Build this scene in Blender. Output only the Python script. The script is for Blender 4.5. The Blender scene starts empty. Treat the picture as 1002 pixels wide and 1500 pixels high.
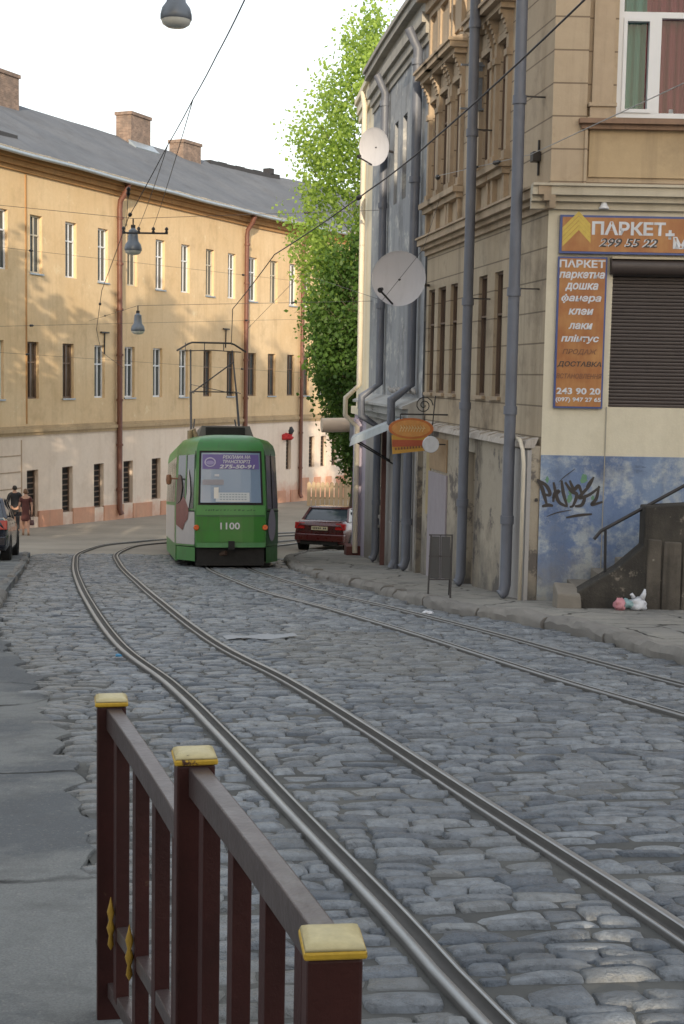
import bpy, math, random
import numpy as np
from math import sin, cos, tan, atan, atan2, pi, sqrt, radians as R, degrees
from mathutils import Vector, Matrix
random.seed(7); rng = np.random.default_rng(7)
sc = bpy.context.scene
col = sc.collection

# ------------------------------------------------------------------ camera geometry (eye at the origin, Y forward, Z up)
FPX, CX, CY, HY, ROLL = 2000., 501., 750., 552., 0.018
TILT = atan((CY-HY)/FPX)
def ray(px, py):
    u = (px-CX)/FPX; v = (py-CY)/FPX
    c, s = cos(ROLL), sin(ROLL)
    x = c*u+s*v; y = -s*u+c*v
    d = cos(TILT)-y*sin(TILT)
    return Vector((x/d, 1., (-sin(TILT)-y*cos(TILT))/d))
def at(px, py, Y): return ray(px, py)*Y
GP = [(-400,24),(-60,3.2),(-30,0.7),(0,-1.7),(5,-2.1),(10,-2.5),(19,-3.25),(24,-3.7),(30,-4.3),(40,-5.2),(45,-5.6),(50,-5.9),(60,-6.3),(75,-6.8),(100,-7.3),(400,-9),(1500,-12)]
GX = np.array([g[0] for g in GP], float); GZ = np.array([g[1] for g in GP], float)
def gz(Y): return float(np.interp(Y, GX, GZ))
def ground(px, py, dz=0.):
    r = ray(px, py)
    for k in range(20, 6000):
        t = k*.05
        if r.z*t < gz(t)+dz: return Vector((r.x*t, t, gz(t)+dz))

# ------------------------------------------------------------------ tags
def tag(o, label=None, cat=None, group=None, kind=None):
    if label: o['label'] = label
    if cat: o['category'] = cat
    if group: o['group'] = group
    if kind: o['kind'] = kind
    return o
def thing(name, label, cat, loc=(0,0,0), rot=(0,0,0), group=None):
    o = bpy.data.objects.new(name, None); col.objects.link(o)
    o.empty_display_size = .2
    o.location = loc; o.rotation_euler = rot
    return tag(o, label, cat, group)
def copy_tree(o, parent=None):
    c = o.copy(); col.objects.link(c)
    if parent is not None: c.parent = parent
    for ch in list(o.children): copy_tree(ch, c)
    return c

# ------------------------------------------------------------------ mesh builder
class MB:
    def __init__(s): s.v = []; s.f = []
    def add(s, vs, fs):
        k = len(s.v); s.v += [tuple(v) for v in vs]; s.f += [tuple(i+k for i in f) for f in fs]
        return s
    def quad(s, a, b, c, d): return s.add([a,b,c,d], [(0,1,2,3)])
    def poly(s, pts): return s.add(pts, [tuple(range(len(pts)))])
    def hexa(s, p):   # p[0..3] bottom ring, p[4..7] top ring
        return s.add(p, [(3,2,1,0),(4,5,6,7),(0,1,5,4),(1,2,6,5),(2,3,7,6),(3,0,4,7)])
    def box(s, x0, x1, y0, y1, z0, z1):
        return s.hexa([(x0,y0,z0),(x1,y0,z0),(x1,y1,z0),(x0,y1,z0),(x0,y0,z1),(x1,y0,z1),(x1,y1,z1),(x0,y1,z1)])
    def boxf(s, F, s0, s1, z0, z1, d0, d1):
        return s.hexa([F(s0,z0,d1),F(s1,z0,d1),F(s1,z0,d0),F(s0,z0,d0),F(s0,z1,d1),F(s1,z1,d1),F(s1,z1,d0),F(s0,z1,d0)])
    def prism(s, poly, axis, a, b):
        # poly: list of 2-D points; axis 'x','y','z' extruded from a to b
        n = len(poly)
        def P(p, t): return {'x':(t,p[0],p[1]), 'y':(p[0],t,p[1]), 'z':(p[0],p[1],t)}[axis]
        vs = [P(p,a) for p in poly]+[P(p,b) for p in poly]
        fs = [tuple(range(n))[::-1], tuple(range(n,2*n))]+[(i,(i+1)%n,n+(i+1)%n,n+i) for i in range(n)]
        return s.add(vs, fs)
    def loft(s, rings, caps=True, closed=True):
        n = len(rings[0]); vs = [p for r in rings for p in r]; fs = []
        for k in range(len(rings)-1):
            for i in range(n if closed else n-1):
                j = (i+1) % n
                fs.append((k*n+i, k*n+j, (k+1)*n+j, (k+1)*n+i))
        if caps: fs += [tuple(range(n))[::-1], tuple(range((len(rings)-1)*n, len(rings)*n))]
        return s.add(vs, fs)
    def tube(s, path, r, n=8, caps=True):
        path = [Vector(p) for p in path]; rings = []
        rs = r if isinstance(r, (list, tuple)) else [r]*len(path)
        ax = None
        for k, p in enumerate(path):
            t = (path[min(k+1,len(path)-1)]-path[max(k-1,0)])
            t = t.normalized() if t.length > 1e-9 else Vector((0,0,1))
            if ax is None:
                rf = Vector((0,0,1)) if abs(t.z) < .9 else Vector((1,0,0))
                ax = t.cross(rf).normalized()
            else: ax = (ax-t*ax.dot(t)).normalized()
            b = t.cross(ax)
            rings.append([p+(ax*cos(2*pi*i/n)+b*sin(2*pi*i/n))*rs[k] for i in range(n)])
        return s.loft(rings, caps)
    def lathe(s, prof, n=24, c=(0,0,0), axis='z', caps=False):
        rings = []
        for r, h in prof:
            ring = []
            for i in range(n):
                a = 2*pi*i/n; x, y = r*cos(a), r*sin(a)
                p = {'z':(x,y,h), 'x':(h,x,y), 'y':(y,h,x)}[axis]
                ring.append((p[0]+c[0], p[1]+c[1], p[2]+c[2]))
            rings.append(ring)
        return s.loft(rings, caps)
    def build(s, name, mat, parent=None, off=None, smooth=False, bevel=0., mw=True):
        me = bpy.data.meshes.new(name)
        vs = s.v
        if off is not None: vs = [(v[0]-off[0], v[1]-off[1], v[2]-off[2]) for v in vs]
        me.from_pydata(vs, [], s.f); me.update()
        if mat: me.materials.append(mat)
        o = bpy.data.objects.new(name, me); col.objects.link(o)
        if parent is not None: o.parent = parent
        if smooth: me.shade_smooth()
        if smooth == 'auto':
            me.shade_smooth()
            try: me.set_sharp_from_angle(angle=R(38))
            except Exception: pass
        if bevel:
            b = o.modifiers.new('bevel', 'BEVEL'); b.width = bevel; b.segments = 2; b.limit_method = 'ANGLE'; b.angle_limit = R(40)
        return o

def recalc(o):
    import bmesh
    bm = bmesh.new(); bm.from_mesh(o.data); bmesh.ops.recalc_face_normals(bm, faces=bm.faces); bm.to_mesh(o.data); bm.free()
    return o

# ------------------------------------------------------------------ materials
MATS = {}
class NT:
    def __init__(s, name):
        s.m = bpy.data.materials.new(name); s.m.use_nodes = True
        s.t = s.m.node_tree; s.t.nodes.clear()
        s.out = s.n('ShaderNodeOutputMaterial'); s.b = s.n('ShaderNodeBsdfPrincipled')
        s.l(s.b.outputs[0], s.out.inputs[0])
    def n(s, typ, **kw):
        x = s.t.nodes.new(typ)
        for k, v in kw.items(): setattr(x, k, v)
        return x
    def l(s, a, b): s.t.links.new(a, b)
    def pos(s): return s.n('ShaderNodeNewGeometry').outputs['Position']
    def obj(s): return s.n('ShaderNodeTexCoord').outputs['Object']
    def scale(s, v, sc_):
        m = s.n('ShaderNodeMapping'); m.inputs['Scale'].default_value = sc_; s.l(v, m.inputs[0]); return m.outputs[0]
    def noise(s, v, sc_, det=4., rough=.55, dist=0.):
        x = s.n('ShaderNodeTexNoise'); x.inputs['Scale'].default_value = sc_; x.inputs['Detail'].default_value = det
        x.inputs['Roughness'].default_value = rough; x.inputs['Distortion'].default_value = dist; s.l(v, x.inputs['Vector']); return x.outputs[0]
    def ramp(s, v, a, b, c0=(0,0,0,1), c1=(1,1,1,1)):
        x = s.n('ShaderNodeValToRGB'); x.color_ramp.elements[0].position = a; x.color_ramp.elements[1].position = b
        x.color_ramp.elements[0].color = c0; x.color_ramp.elements[1].color = c1; s.l(v, x.inputs[0]); return x.outputs[0]
    def mix(s, f, a, b, mode='MIX'):
        x = s.n('ShaderNodeMix', data_type='RGBA', blend_type=mode)
        for sock, val in ((x.inputs[0], f), (x.inputs[6], a), (x.inputs[7], b)):
            if isinstance(val, (int, float)): sock.default_value = val
            elif isinstance(val, (tuple, list)): sock.default_value = (*val[:3], 1)
            else: s.l(val, sock)
        return x.outputs[2]
    def math(s, op, a, b=0., c=None):
        x = s.n('ShaderNodeMath', operation=op)
        for i, val in enumerate((a, b) if c is None else (a, b, c)):
            if isinstance(val, (int, float)): x.inputs[i].default_value = val
            else: s.l(val, x.inputs[i])
        return x.outputs[0]
    def xyz(s, v): x = s.n('ShaderNodeSeparateXYZ'); s.l(v, x.inputs[0]); return x.outputs
    def bump(s, h, st=.3, dist=.02):
        x = s.n('ShaderNodeBump'); x.inputs['Strength'].default_value = st; x.inputs['Distance'].default_value = dist
        s.l(h, x.inputs['Height']); s.l(x.outputs[0], s.b.inputs['Normal'])
    def set(s, base=None, rough=None, metal=None, spec=None):
        for key, val in (('Base Color', base), ('Roughness', rough), ('Metallic', metal), ('Specular IOR Level', spec)):
            if val is None: continue
            k = s.b.inputs[key]
            if isinstance(val, (int, float)): k.default_value = val
            elif isinstance(val, (tuple, list)): k.default_value = (*val[:3], 1)
            else: s.l(val, k)

def simple(name, c, rough=.6, metal=0., var=.18, scale=6., bump=0., spec=.5, local=False, dirt=.0, bscale=60.):
    """paint / metal / cloth with uneven tone and grime"""
    t = NT(name); p = t.obj() if local else t.pos()
    n1 = t.noise(p, scale, 5.)
    d = tuple(x*(1-var) for x in c); e = tuple(min(1, x*(1+var)) for x in c)
    cc = t.mix(n1, d, e)
    if dirt:
        n2 = t.noise(t.scale(p, (4,4,.8)), 2.2, 6., .65)
        cc = t.mix(t.math('MULTIPLY', t.ramp(n2, .48, .75), dirt), cc, (.06,.052,.045))
    t.set(cc, t.math('MULTIPLY_ADD', t.noise(p, scale*2.3, 3.), .25, rough-.12), metal, spec)
    if bump: t.bump(t.noise(p, bscale, 4.), bump, .01)
    MATS[name] = t.m; return t.m

def plaster(name, c1, c2, stain=(.10,.085,.065), st=.5, lines=None, line_col=None, rough=.9, lowdirt=None, patch=None, pth=(.58,.66), big=.35, streak=.5, bst=.35, patch_s=1.6, patch2=None):
    """weathered wall render: large tone drift, run-off streaks, optional course joints, damp foot, lost paint patches"""
    t = NT(name); p = t.pos(); z = t.xyz(p)[2]
    cc = t.mix(t.ramp(t.noise(p, big, 8., .6), .3, .7), c1, c2)
    cc = t.mix(t.math('MULTIPLY', t.ramp(t.noise(p, 7., 6., .7), .35, .8), .28), cc, tuple(x*.72 for x in c1))
    if patch is not None:
        cc = t.mix(t.ramp(t.noise(p, patch_s, 10., .72), *pth), cc, patch)
    if patch2 is not None:
        cc = t.mix(t.ramp(t.noise(p, patch_s*.7, 12., .75, .6), patch2[1], patch2[1]+.10), cc, patch2[0])
    sk = t.noise(t.scale(p, (2.6,2.6,.16)), 1.2, 7., .65)
    cc = t.mix(t.math('MULTIPLY', t.ramp(sk, .5, .8), streak), cc, stain)
    bl = t.noise(p, .9, 9., .7)
    cc = t.mix(t.math('MULTIPLY', t.ramp(bl, .52, .75), st), cc, stain)
    if lowdirt is not None:
        za, zb, dc = lowdirt
        f = t.math('ADD', t.math('MULTIPLY', t.math('SUBTRACT', zb, z), 1./(zb-za)), t.math('MULTIPLY', t.math('SUBTRACT', t.noise(p, 1.7, 7., .65), .5), 1.6))
        cc = t.mix(t.math('MULTIPLY', t.ramp(f, .3, 1.), .8), cc, dc)
    h = t.noise(p, 28., 6., .7)
    if lines is not None:
        pitch, ofs = lines
        fr = t.math('FRACT', t.math('MULTIPLY', t.math('ADD', z, ofs+100*pitch), 1./pitch))
        ln = t.math('LESS_THAN', fr, .05)
        cc = t.mix(t.math('MULTIPLY', ln, .75), cc, line_col or tuple(x*.4 for x in c1))
        h = t.math('SUBTRACT', h, t.math('MULTIPLY', ln, .8))
    t.set(cc, rough, 0., .25); t.bump(h, bst, .012)
    MATS[name] = t.m; return t.m

def glass_mat(name, c=(.05,.065,.075), rough=.06):
    t = NT(name); p = t.pos()
    t.set(t.mix(t.noise(p, 1.3, 3.), tuple(x*.6 for x in c), tuple(x*1.5 for x in c)), rough, 0., .6)
    t.bump(t.noise(p, 2.2, 2.), .04, .02)
    MATS[name] = t.m; return t.m

def leaf_mat(name, c1, c2, trans=.45):
    t = NT(name)
    a = t.n('ShaderNodeAttribute'); a.attribute_name = 'Col'
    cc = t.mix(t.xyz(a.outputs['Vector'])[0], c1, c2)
    t.set(cc, .5, 0., .35)
    tr = t.n('ShaderNodeBsdfTranslucent'); t.l(t.mix(.5, cc, tuple(min(1,x*2.0) for x in c2)), tr.inputs[0])
    mx = t.n('ShaderNodeMixShader'); mx.inputs[0].default_value = trans
    t.l(t.b.outputs[0], mx.inputs[1]); t.l(tr.outputs[0], mx.inputs[2]); t.l(mx.outputs[0], t.out.inputs[0])
    MATS[name] = t.m; return t.m

# ------------------------------------------------------------------ facade frames
class Facade:
    def __init__(s, pts, flip=False):
        s.p = [Vector((p[0], p[1], 0)) for p in pts]; s.cum = [0.]
        for a, b in zip(s.p, s.p[1:]): s.cum.append(s.cum[-1]+(b-a).length)
        s.L = s.cum[-1]; s.flip = flip
        s.segn = []
        for a, b in zip(s.p, s.p[1:]):
            u = (b-a).normalized(); n = Vector((u.y, -u.x, 0)); s.segn.append(-n if flip else n)
        s.vn = [s.segn[0]]+[(a+b).normalized() for a, b in zip(s.segn, s.segn[1:])]+[s.segn[-1]]
    def __call__(s, q, z, d=0.):
        k = 0
        while k < len(s.cum)-2 and q > s.cum[k+1]: k += 1
        t = (q-s.cum[k])/(s.cum[k+1]-s.cum[k])
        n = s.vn[k].lerp(s.vn[k+1], min(1,max(0,t))); n.normalize()
        p = s.p[k].lerp(s.p[k+1], t) if 0 <= t <= 1 else s.p[k]+(s.p[k+1]-s.p[k])*t
        r = p+n*d; return Vector((r.x, r.y, z))
    def hit(s, px, py):
        r = ray(px, py)
        best = None
        for k, (a, b) in enumerate(zip(s.p, s.p[1:])):
            u = b-a; den = r.x*u.y-r.y*u.x
            if abs(den) < 1e-9: continue
            t = (a.x*u.y-a.y*u.x)/den
            q = ((Vector((r.x*t, r.y*t, 0))-a).dot(u))/u.length_squared
            lo = -9 if k == 0 else 0; hi = 9 if k == len(s.p)-2 else 1
            if lo <= q <= hi: best = (s.cum[k]+q*u.length, r.z*t); break
        return best
    def s(s_, px, py): return s_.hit(px, py)[0]

def wall(F, s0, s1, z0, z1, ops, depth=.22, d=0., mb=None, cuts=()):
    """wall sheet with real openings and reveals"""
    mb = mb or MB()
    ss = sorted(set([s0, s1]+[x for o in ops for x in o[:2] if s0 < x < s1]+[c for c in F.cum if s0 < c < s1]))
    zs = sorted(set([z0, z1]+[x for o in ops for x in o[2:4] if z0 < x < z1]))
    for a, b in zip(ss, ss[1:]):
        for e, f in zip(zs, zs[1:]):
            m, n = (a+b)/2, (e+f)/2
            if any(o[0] < m < o[1] and o[2] < n < o[3] for o in ops): continue
            mb.quad(F(a,e,d), F(b,e,d), F(b,f,d), F(a,f,d))
    for o in ops:
        a, b, e, f = o[:4]; q = d-depth
        mb.quad(F(a,e,d),F(a,e,q),F(a,f,q),F(a,f,d)); mb.quad(F(b,e,q),F(b,e,d),F(b,f,d),F(b,f,q))
        mb.quad(F(a,f,d),F(a,f,q),F(b,f,q),F(b,f,d)); mb.quad(F(a,e,q),F(a,e,d),F(b,e,d),F(b,e,q))
    return mb

def window(F, a, b, e, f, depth, parent, off, fm, gm, name='window', bar=.05, mull=1, trans=(.7,), sill=None, d=0., back=None):
    q = d-depth
    mb = MB()
    mb.boxf(F, a, a+bar, e, f, q-.03, q+.03); mb.boxf(F, b-bar, b, e, f, q-.03, q+.03)
    mb.boxf(F, a+bar, b-bar, e, e+bar, q-.03, q+.03); mb.boxf(F, a+bar, b-bar, f-bar, f, q-.03, q+.03)
    for k in range(mull):
        c = a+(b-a)*(k+1)/(mull+1); mb.boxf(F, c-bar*.45, c+bar*.45, e+bar, f-bar, q-.026, q+.036)
    for t in trans:
        zz = e+(f-e)*t; mb.boxf(F, a+bar, b-bar, zz-bar*.4, zz+bar*.4, q-.02, q+.042)
    w = mb.build(name, fm, parent, off)
    MB().quad(F(a,e,q-.012),F(b,e,q-.012),F(b,f,q-.012),F(a,f,q-.012)).build('pane', gm, w)
    if off is not None:
        me = w.children[0].data
        for v in me.vertices: v.co -= Vector(off)
    if sill is not None:
        sb = MB(); sb.boxf(F, a-.05, b+.05, e-.06, e-.003, q, d+.06); x = sb.build('sill', sill, w, off)
    return w

def text_mesh(name, txt, width, height, mat, parent, place, shear=0., bold=.0, align='C', spacing=1.):
    """lettering as a flat mesh; place(x, y) maps text coordinates (centre origin) to the parent's space"""
    cu = bpy.data.curves.new(name, 'FONT'); cu.body = txt; cu.size = 1.; cu.shear = shear; cu.offset = bold
    cu.align_x = 'LEFT'; cu.resolution_u = 3; cu.space_character = spacing
    o = bpy.data.objects.new(name, cu); col.objects.link(o)
    dg = bpy.context.evaluated_depsgraph_get(); dg.update()
    me = bpy.data.meshes.new_from_object(o.evaluated_get(dg))
    col.objects.unlink(o); bpy.data.objects.remove(o); bpy.data.curves.remove(cu)
    xs = [v.co.x for v in me.vertices]; ys = [v.co.y for v in me.vertices]
    if not xs: return None
    x0, x1, y0, y1 = min(xs), max(xs), min(ys), max(ys)
    for v in me.vertices:
        v.co = Vector(place(((v.co.x-x0)/(x1-x0)-.5)*width, ((v.co.y-y0)/(y1-y0)-.5)*height))
    me.name = name; me.materials.clear(); me.materials.append(mat)
    r = bpy.data.objects.new(name, me); col.objects.link(r); r.parent = parent
    return r

def np_mesh(name, verts, faces, mat, colattr=None, parent=None, smooth=False):
    """big mesh from numpy arrays; faces (n,4)"""
    me = bpy.data.meshes.new(name); nv, nf = len(verts), len(faces); k = faces.shape[1]
    me.vertices.add(nv); me.vertices.foreach_set('co', np.ascontiguousarray(verts, dtype=np.float32).ravel())
    me.loops.add(nf*k); me.loops.foreach_set('vertex_index', np.ascontiguousarray(faces, dtype=np.int32).ravel())
    me.polygons.add(nf); me.polygons.foreach_set('loop_start', np.arange(0, nf*k, k, dtype=np.int32))
    me.update(calc_edges=True)
    if colattr is not None:
        ca = me.attributes.new('Col', 'FLOAT_COLOR', 'POINT')
        c4 = np.ones((nv, 4), np.float32); c4[:, :colattr.shape[1]] = colattr
        ca.data.foreach_set('color', c4.ravel())
    me.materials.append(mat)
    if smooth: me.shade_smooth()
    o = bpy.data.objects.new(name, me); col.objects.link(o)
    if parent: o.parent = parent
    return o

# ------------------------------------------------------------------ world, sun, camera
SUN_EL, SUN_HEAD = 12.5, 1.5          # the sun stands low behind the photographer; light travels along the street
w = bpy.data.worlds.new('World'); sc.world = w; w.use_nodes = True
nt = w.node_tree; nt.nodes.clear()
bg = nt.nodes.new('ShaderNodeBackground'); wo = nt.nodes.new('ShaderNodeOutputWorld'); sky = nt.nodes.new('ShaderNodeTexSky')
sky.sky_type = 'NISHITA'; sky.sun_disc = False; sky.sun_elevation = R(SUN_EL); sky.sun_rotation = R(180+SUN_HEAD)
sky.altitude = 200; sky.air_density = 1.3; sky.dust_density = 5.; sky.ozone_density = 1.
bg.inputs[1].default_value = .10
nt.links.new(sky.outputs[0], bg.inputs[0])
# thin bright evening haze over the whole sky, denser toward the horizon
tc = nt.nodes.new('ShaderNodeTexCoord'); sx = nt.nodes.new('ShaderNodeSeparateXYZ'); nt.links.new(tc.outputs['Generated'], sx.inputs[0])
hz = nt.nodes.new('ShaderNodeMapRange'); hz.inputs[1].default_value = -.02; hz.inputs[2].default_value = .8; hz.inputs[3].default_value = 1.38; hz.inputs[4].default_value = .88; nt.links.new(sx.outputs[2], hz.inputs[0])
cn = nt.nodes.new('ShaderNodeTexNoise'); cn.inputs['Scale'].default_value = 2.2; cn.inputs['Detail'].default_value = 6; nt.links.new(tc.outputs['Generated'], cn.inputs['Vector'])
cm = nt.nodes.new('ShaderNodeMath'); cm.operation = 'MULTIPLY_ADD'; cm.inputs[1].default_value = .16; cm.inputs[2].default_value = .92; nt.links.new(cn.outputs[0], cm.inputs[0])
cs = nt.nodes.new('ShaderNodeMath'); cs.operation = 'MULTIPLY'; nt.links.new(hz.outputs[0], cs.inputs[0]); nt.links.new(cm.outputs[0], cs.inputs[1])
hb = nt.nodes.new('ShaderNodeBackground'); hb.inputs[0].default_value = (.93, .965, 1., 1); nt.links.new(cs.outputs[0], hb.inputs[1])
ad = nt.nodes.new('ShaderNodeAddShader'); nt.links.new(bg.outputs[0], ad.inputs[0]); nt.links.new(hb.outputs[0], ad.inputs[1]); nt.links.new(ad.outputs[0], wo.inputs[0])
sd = bpy.data.lights.new('sun', 'SUN'); sd.energy = 5.; sd.angle = R(.3); sd.color = (1, .84, .62)
so = bpy.data.objects.new('sun', sd); col.objects.link(so)
h, e = R(SUN_HEAD), R(SUN_EL)
so.rotation_euler = Vector((sin(h)*cos(e), cos(h)*cos(e), -sin(e))).to_track_quat('-Z', 'Y').to_euler()
so.location = (-1, -30, 40)

cd = bpy.data.cameras.new('camera'); cam = bpy.data.objects.new('camera', cd); col.objects.link(cam); sc.camera = cam
cd.sensor_fit = 'VERTICAL'; cd.sensor_height = 36.; cd.lens = 36.*FPX/1500.; cd.clip_start = .05; cd.clip_end = 3000
Rm = Matrix.Rotation(pi/2-TILT, 3, 'X') @ Matrix.Rotation(ROLL, 3, 'Z')
cam.rotation_euler = Rm.to_euler()
sc.view_settings.view_transform = 'Standard'; sc.view_settings.look = 'None'; sc.view_settings.exposure = 0; sc.view_settings.gamma = 1
sc.render.resolution_x, sc.render.resolution_y = 684, 1024
sc.cycles.use_denoising = True
sc.cycles.max_bounces = 8; sc.cycles.filter_width = 1.55
sc.cycles.sample_clamp_indirect = 6

# ------------------------------------------------------------------ materials
ochre = plaster('ochre_render', (.62,.445,.258), (.69,.53,.345), (.34,.235,.13), .45, patch=(.74,.62,.42), pth=(.60,.72), streak=.38)
ochre_dark = plaster('eave_render', (.37,.20,.085), (.44,.26,.12), (.16,.10,.06), .4)
pinkish = plaster('pale_pink_render', (.70,.575,.475), (.76,.65,.555), (.42,.31,.23), .35, lowdirt=(-6.6,-5.0,(.56,.27,.18)), streak=.3)
salmon = plaster('salmon_plinth', (.55,.27,.18), (.60,.36,.25), (.30,.20,.15), .4)
sandstone = plaster('sand_render', (.425,.335,.24), (.49,.395,.29), (.13,.10,.08), .7, lines=(.45,-.07), line_col=(.13,.095,.07), streak=.5)
sand_plain = plaster('sand_render_plain', (.44,.33,.205), (.50,.385,.245), (.15,.115,.085), .5, streak=.5)
sand_low = plaster('sand_render_low', (.40,.325,.235), (.47,.39,.29), (.10,.08,.065), .75, lines=(.45,-.07), line_col=(.12,.095,.07), streak=.6, lowdirt=(-2.2,-.6,(.20,.17,.135)))
stonework = plaster('carved_stone', (.40,.31,.22), (.47,.37,.27), (.10,.085,.065), .55, streak=.5)
dirty_plinth = plaster('dirty_plinth', (.34,.30,.24), (.42,.37,.30), (.075,.065,.06), .85, patch=(.15,.135,.125), pth=(.52,.57), lowdirt=(-3.9,-1.7,(.10,.095,.09)), streak=.85, bst=.6, patch_s=1.1)
cream_front = plaster('cream_front', (.60,.55,.43), (.66,.61,.49), (.34,.30,.22), .3, streak=.25)
blue_plinth = plaster('worn_blue_plinth', (.13,.185,.33), (.23,.30,.42), (.06,.07,.11), .7, patch=(.38,.42,.46), pth=(.48,.60), patch_s=2.4, patch2=((.09,.11,.17), .57), bst=.5, lowdirt=(-3.5,-1.75,(.27,.25,.20)), big=1.3, streak=.4)
grey_blue = plaster('grey_blue_render', (.27,.285,.31), (.36,.37,.385), (.10,.10,.11), .7, patch=(.48,.48,.47), pth=(.54,.60), big=.6, streak=.6)
shop_grey = plaster('shop_grey', (.33,.315,.31), (.40,.385,.37), (.14,.125,.11), .5, lowdirt=(-4.3,-3.2,(.20,.18,.16)))
cream_lit = plaster('cream_wall', (.74,.66,.50), (.80,.72,.57), (.40,.32,.22), .3)
lilac = plaster('lilac_wall', (.45,.40,.50), (.50,.45,.53), (.25,.22,.26), .4)
far_tan = plaster('tan_wall', (.38,.29,.19), (.44,.34,.23), (.2,.15,.1), .4)
pipe_blue = simple('grey_blue_pipe', (.125,.138,.175), .5, 0, .22, 3., .1, dirt=.35)
pipe_rust = simple('rust_red_pipe', (.14,.055,.038), .55, 0, .3, 3., .1, dirt=.25)
pipe_cream = simple('cream_pipe', (.6,.54,.44), .55, 0, .12, 3., .05, dirt=.2)
white_pvc = simple('white_window_frame', (.68,.70,.74), .4, 0, .06, 3.)
old_frame = simple('old_pale_frame', (.50,.46,.38), .6, 0, .15, 4., dirt=.3)
brown_frame = simple('brown_window_frame', (.13,.085,.06), .6, 0, .2, 4., dirt=.3)
brown_door = simple('brown_door', (.14,.095,.075), .6, 0, .2, 5., .1, dirt=.35)
lilac_door = simple('lilac_door', (.30,.27,.30), .6, 0, .1, 5., .05, dirt=.25)
roller = simple('brown_roller_slats', (.055,.042,.04), .5, 0, .2, 5., dirt=.25)
glass = glass_mat('window_glass'); glass_brown = glass_mat('brown_window_glass', (.07,.05,.038)); glass_pale = glass_mat('pale_glass', (.20,.23,.26), .1)
dark_in = simple('dark_gap', (.02,.018,.017), .9)
sign_blue = simple('sign_blue', (.05,.08,.24), .45, 0, .12, 5., dirt=.12)
letter_white = simple('letter_white', (.58,.60,.65), .5, 0, .12, 14., dirt=.2)
letter_black = simple('letter_black', (.035,.03,.03), .5)
letter_navy = simple('letter_navy', (.05,.055,.13), .5)
letter_brown = simple('letter_brown', (.17,.07,.035), .5)
gold_yellow = simple('parquet_yellow', (.52,.38,.075), .5, 0, .2, 14.)
iron_dark = simple('dark_iron', (.035,.033,.035), .5, .3, .3, 8., .08)
wire_mat = simple('wire_black', (.055,.05,.055), .6, 0, .1)
wire_pale = simple('wire_pale', (.33,.33,.33), .5, 0, .1)
dish_mat = simple('dish_grey_white', (.46,.46,.50), .5, 0, .07, 2., dirt=.12)
zinc = simple('zinc_flashing', (.34,.39,.44), .4, .5, .15, 4., dirt=.2)
lamp_grey = simple('lamp_grey', (.14,.16,.19), .4, .2, .15, 6., dirt=.2)
lamp_glass = simple('lamp_glass', (.62,.62,.58), .25, 0, .08, 10.)
asph_roof = plaster('tarred_roof', (.105,.115,.135), (.15,.16,.18), (.07,.07,.075), .5, big=.5, streak=.3)
brick_t = NT('chimney_brick'); bp = brick_t.n('ShaderNodeTexBrick')
bp.inputs['Color1'].default_value = (.15,.105,.085,1); bp.inputs['Color2'].default_value = (.26,.185,.15,1); bp.inputs['Mortar'].default_value = (.30,.26,.22,1)
bp.inputs['Scale'].default_value = 5.; bp.inputs['Mortar Size'].default_value = .018; bp.inputs['Row Height'].default_value = .38; bp.inputs['Brick Width'].default_value = 1.2
_p = brick_t.pos(); _x = brick_t.xyz(_p); _c = brick_t.n('ShaderNodeCombineXYZ')
brick_t.l(brick_t.math('ADD', _x[0], _x[1]), _c.inputs[0]); brick_t.l(_x[2], _c.inputs[1]); brick_t.l(_c.outputs[0], bp.inputs[0])
brick_t.set(brick_t.mix(brick_t.math('MULTIPLY', brick_t.ramp(brick_t.noise(_p, 2.5, 8., .7), .42, .62), .75), bp.outputs[0], (.12,.095,.085)), .9)
brick = brick_t.m

# wood-look print on the shop boards
wt = NT('parquet_print'); _p = wt.pos(); _n = wt.noise(wt.scale(_p, (14,14,1.6)), 1., 6., .6, .6)
_n2 = wt.noise(_p, 2.1, 4.)
wt.set(wt.mix(wt.ramp(_n2, .4, .65), wt.mix(_n, (.22,.07,.022), (.38,.15,.045)), wt.mix(_n, (.33,.14,.045), (.46,.24,.08))), .4)
parquet = wt.m
# curtains behind the upper right window
ct = NT('red_green_curtain'); _p = ct.pos(); _x = ct.xyz(_p)
_wv = ct.noise(ct.scale(_p, (9,9,.3)), 2., 4., .6)
_g = ct.ramp(ct.math('ADD', ct.math('MULTIPLY', ct.math('SUBTRACT', _x[0], 4.10), 3.), ct.math('MULTIPLY', _wv, .5)), .42, .5)
ct.set(ct.mix(_g, ct.mix(_wv, (.015,.085,.07), (.06,.21,.17)), ct.mix(_wv, (.07,.008,.018), (.19,.022,.04))), .85)
curtain = ct.m

# ground materials
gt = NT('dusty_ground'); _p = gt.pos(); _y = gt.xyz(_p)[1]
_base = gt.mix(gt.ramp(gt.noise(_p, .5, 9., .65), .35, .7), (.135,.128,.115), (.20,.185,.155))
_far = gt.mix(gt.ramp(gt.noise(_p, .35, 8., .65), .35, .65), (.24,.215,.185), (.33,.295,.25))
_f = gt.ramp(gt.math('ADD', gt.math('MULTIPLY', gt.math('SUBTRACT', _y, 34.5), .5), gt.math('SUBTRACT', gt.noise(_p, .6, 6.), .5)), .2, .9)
gt.set(gt.mix(_f, _base, _far), .95, 0, .2); gt.bump(gt.noise(_p, 14., 8., .7), .5, .02); dust = gt.m
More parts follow.
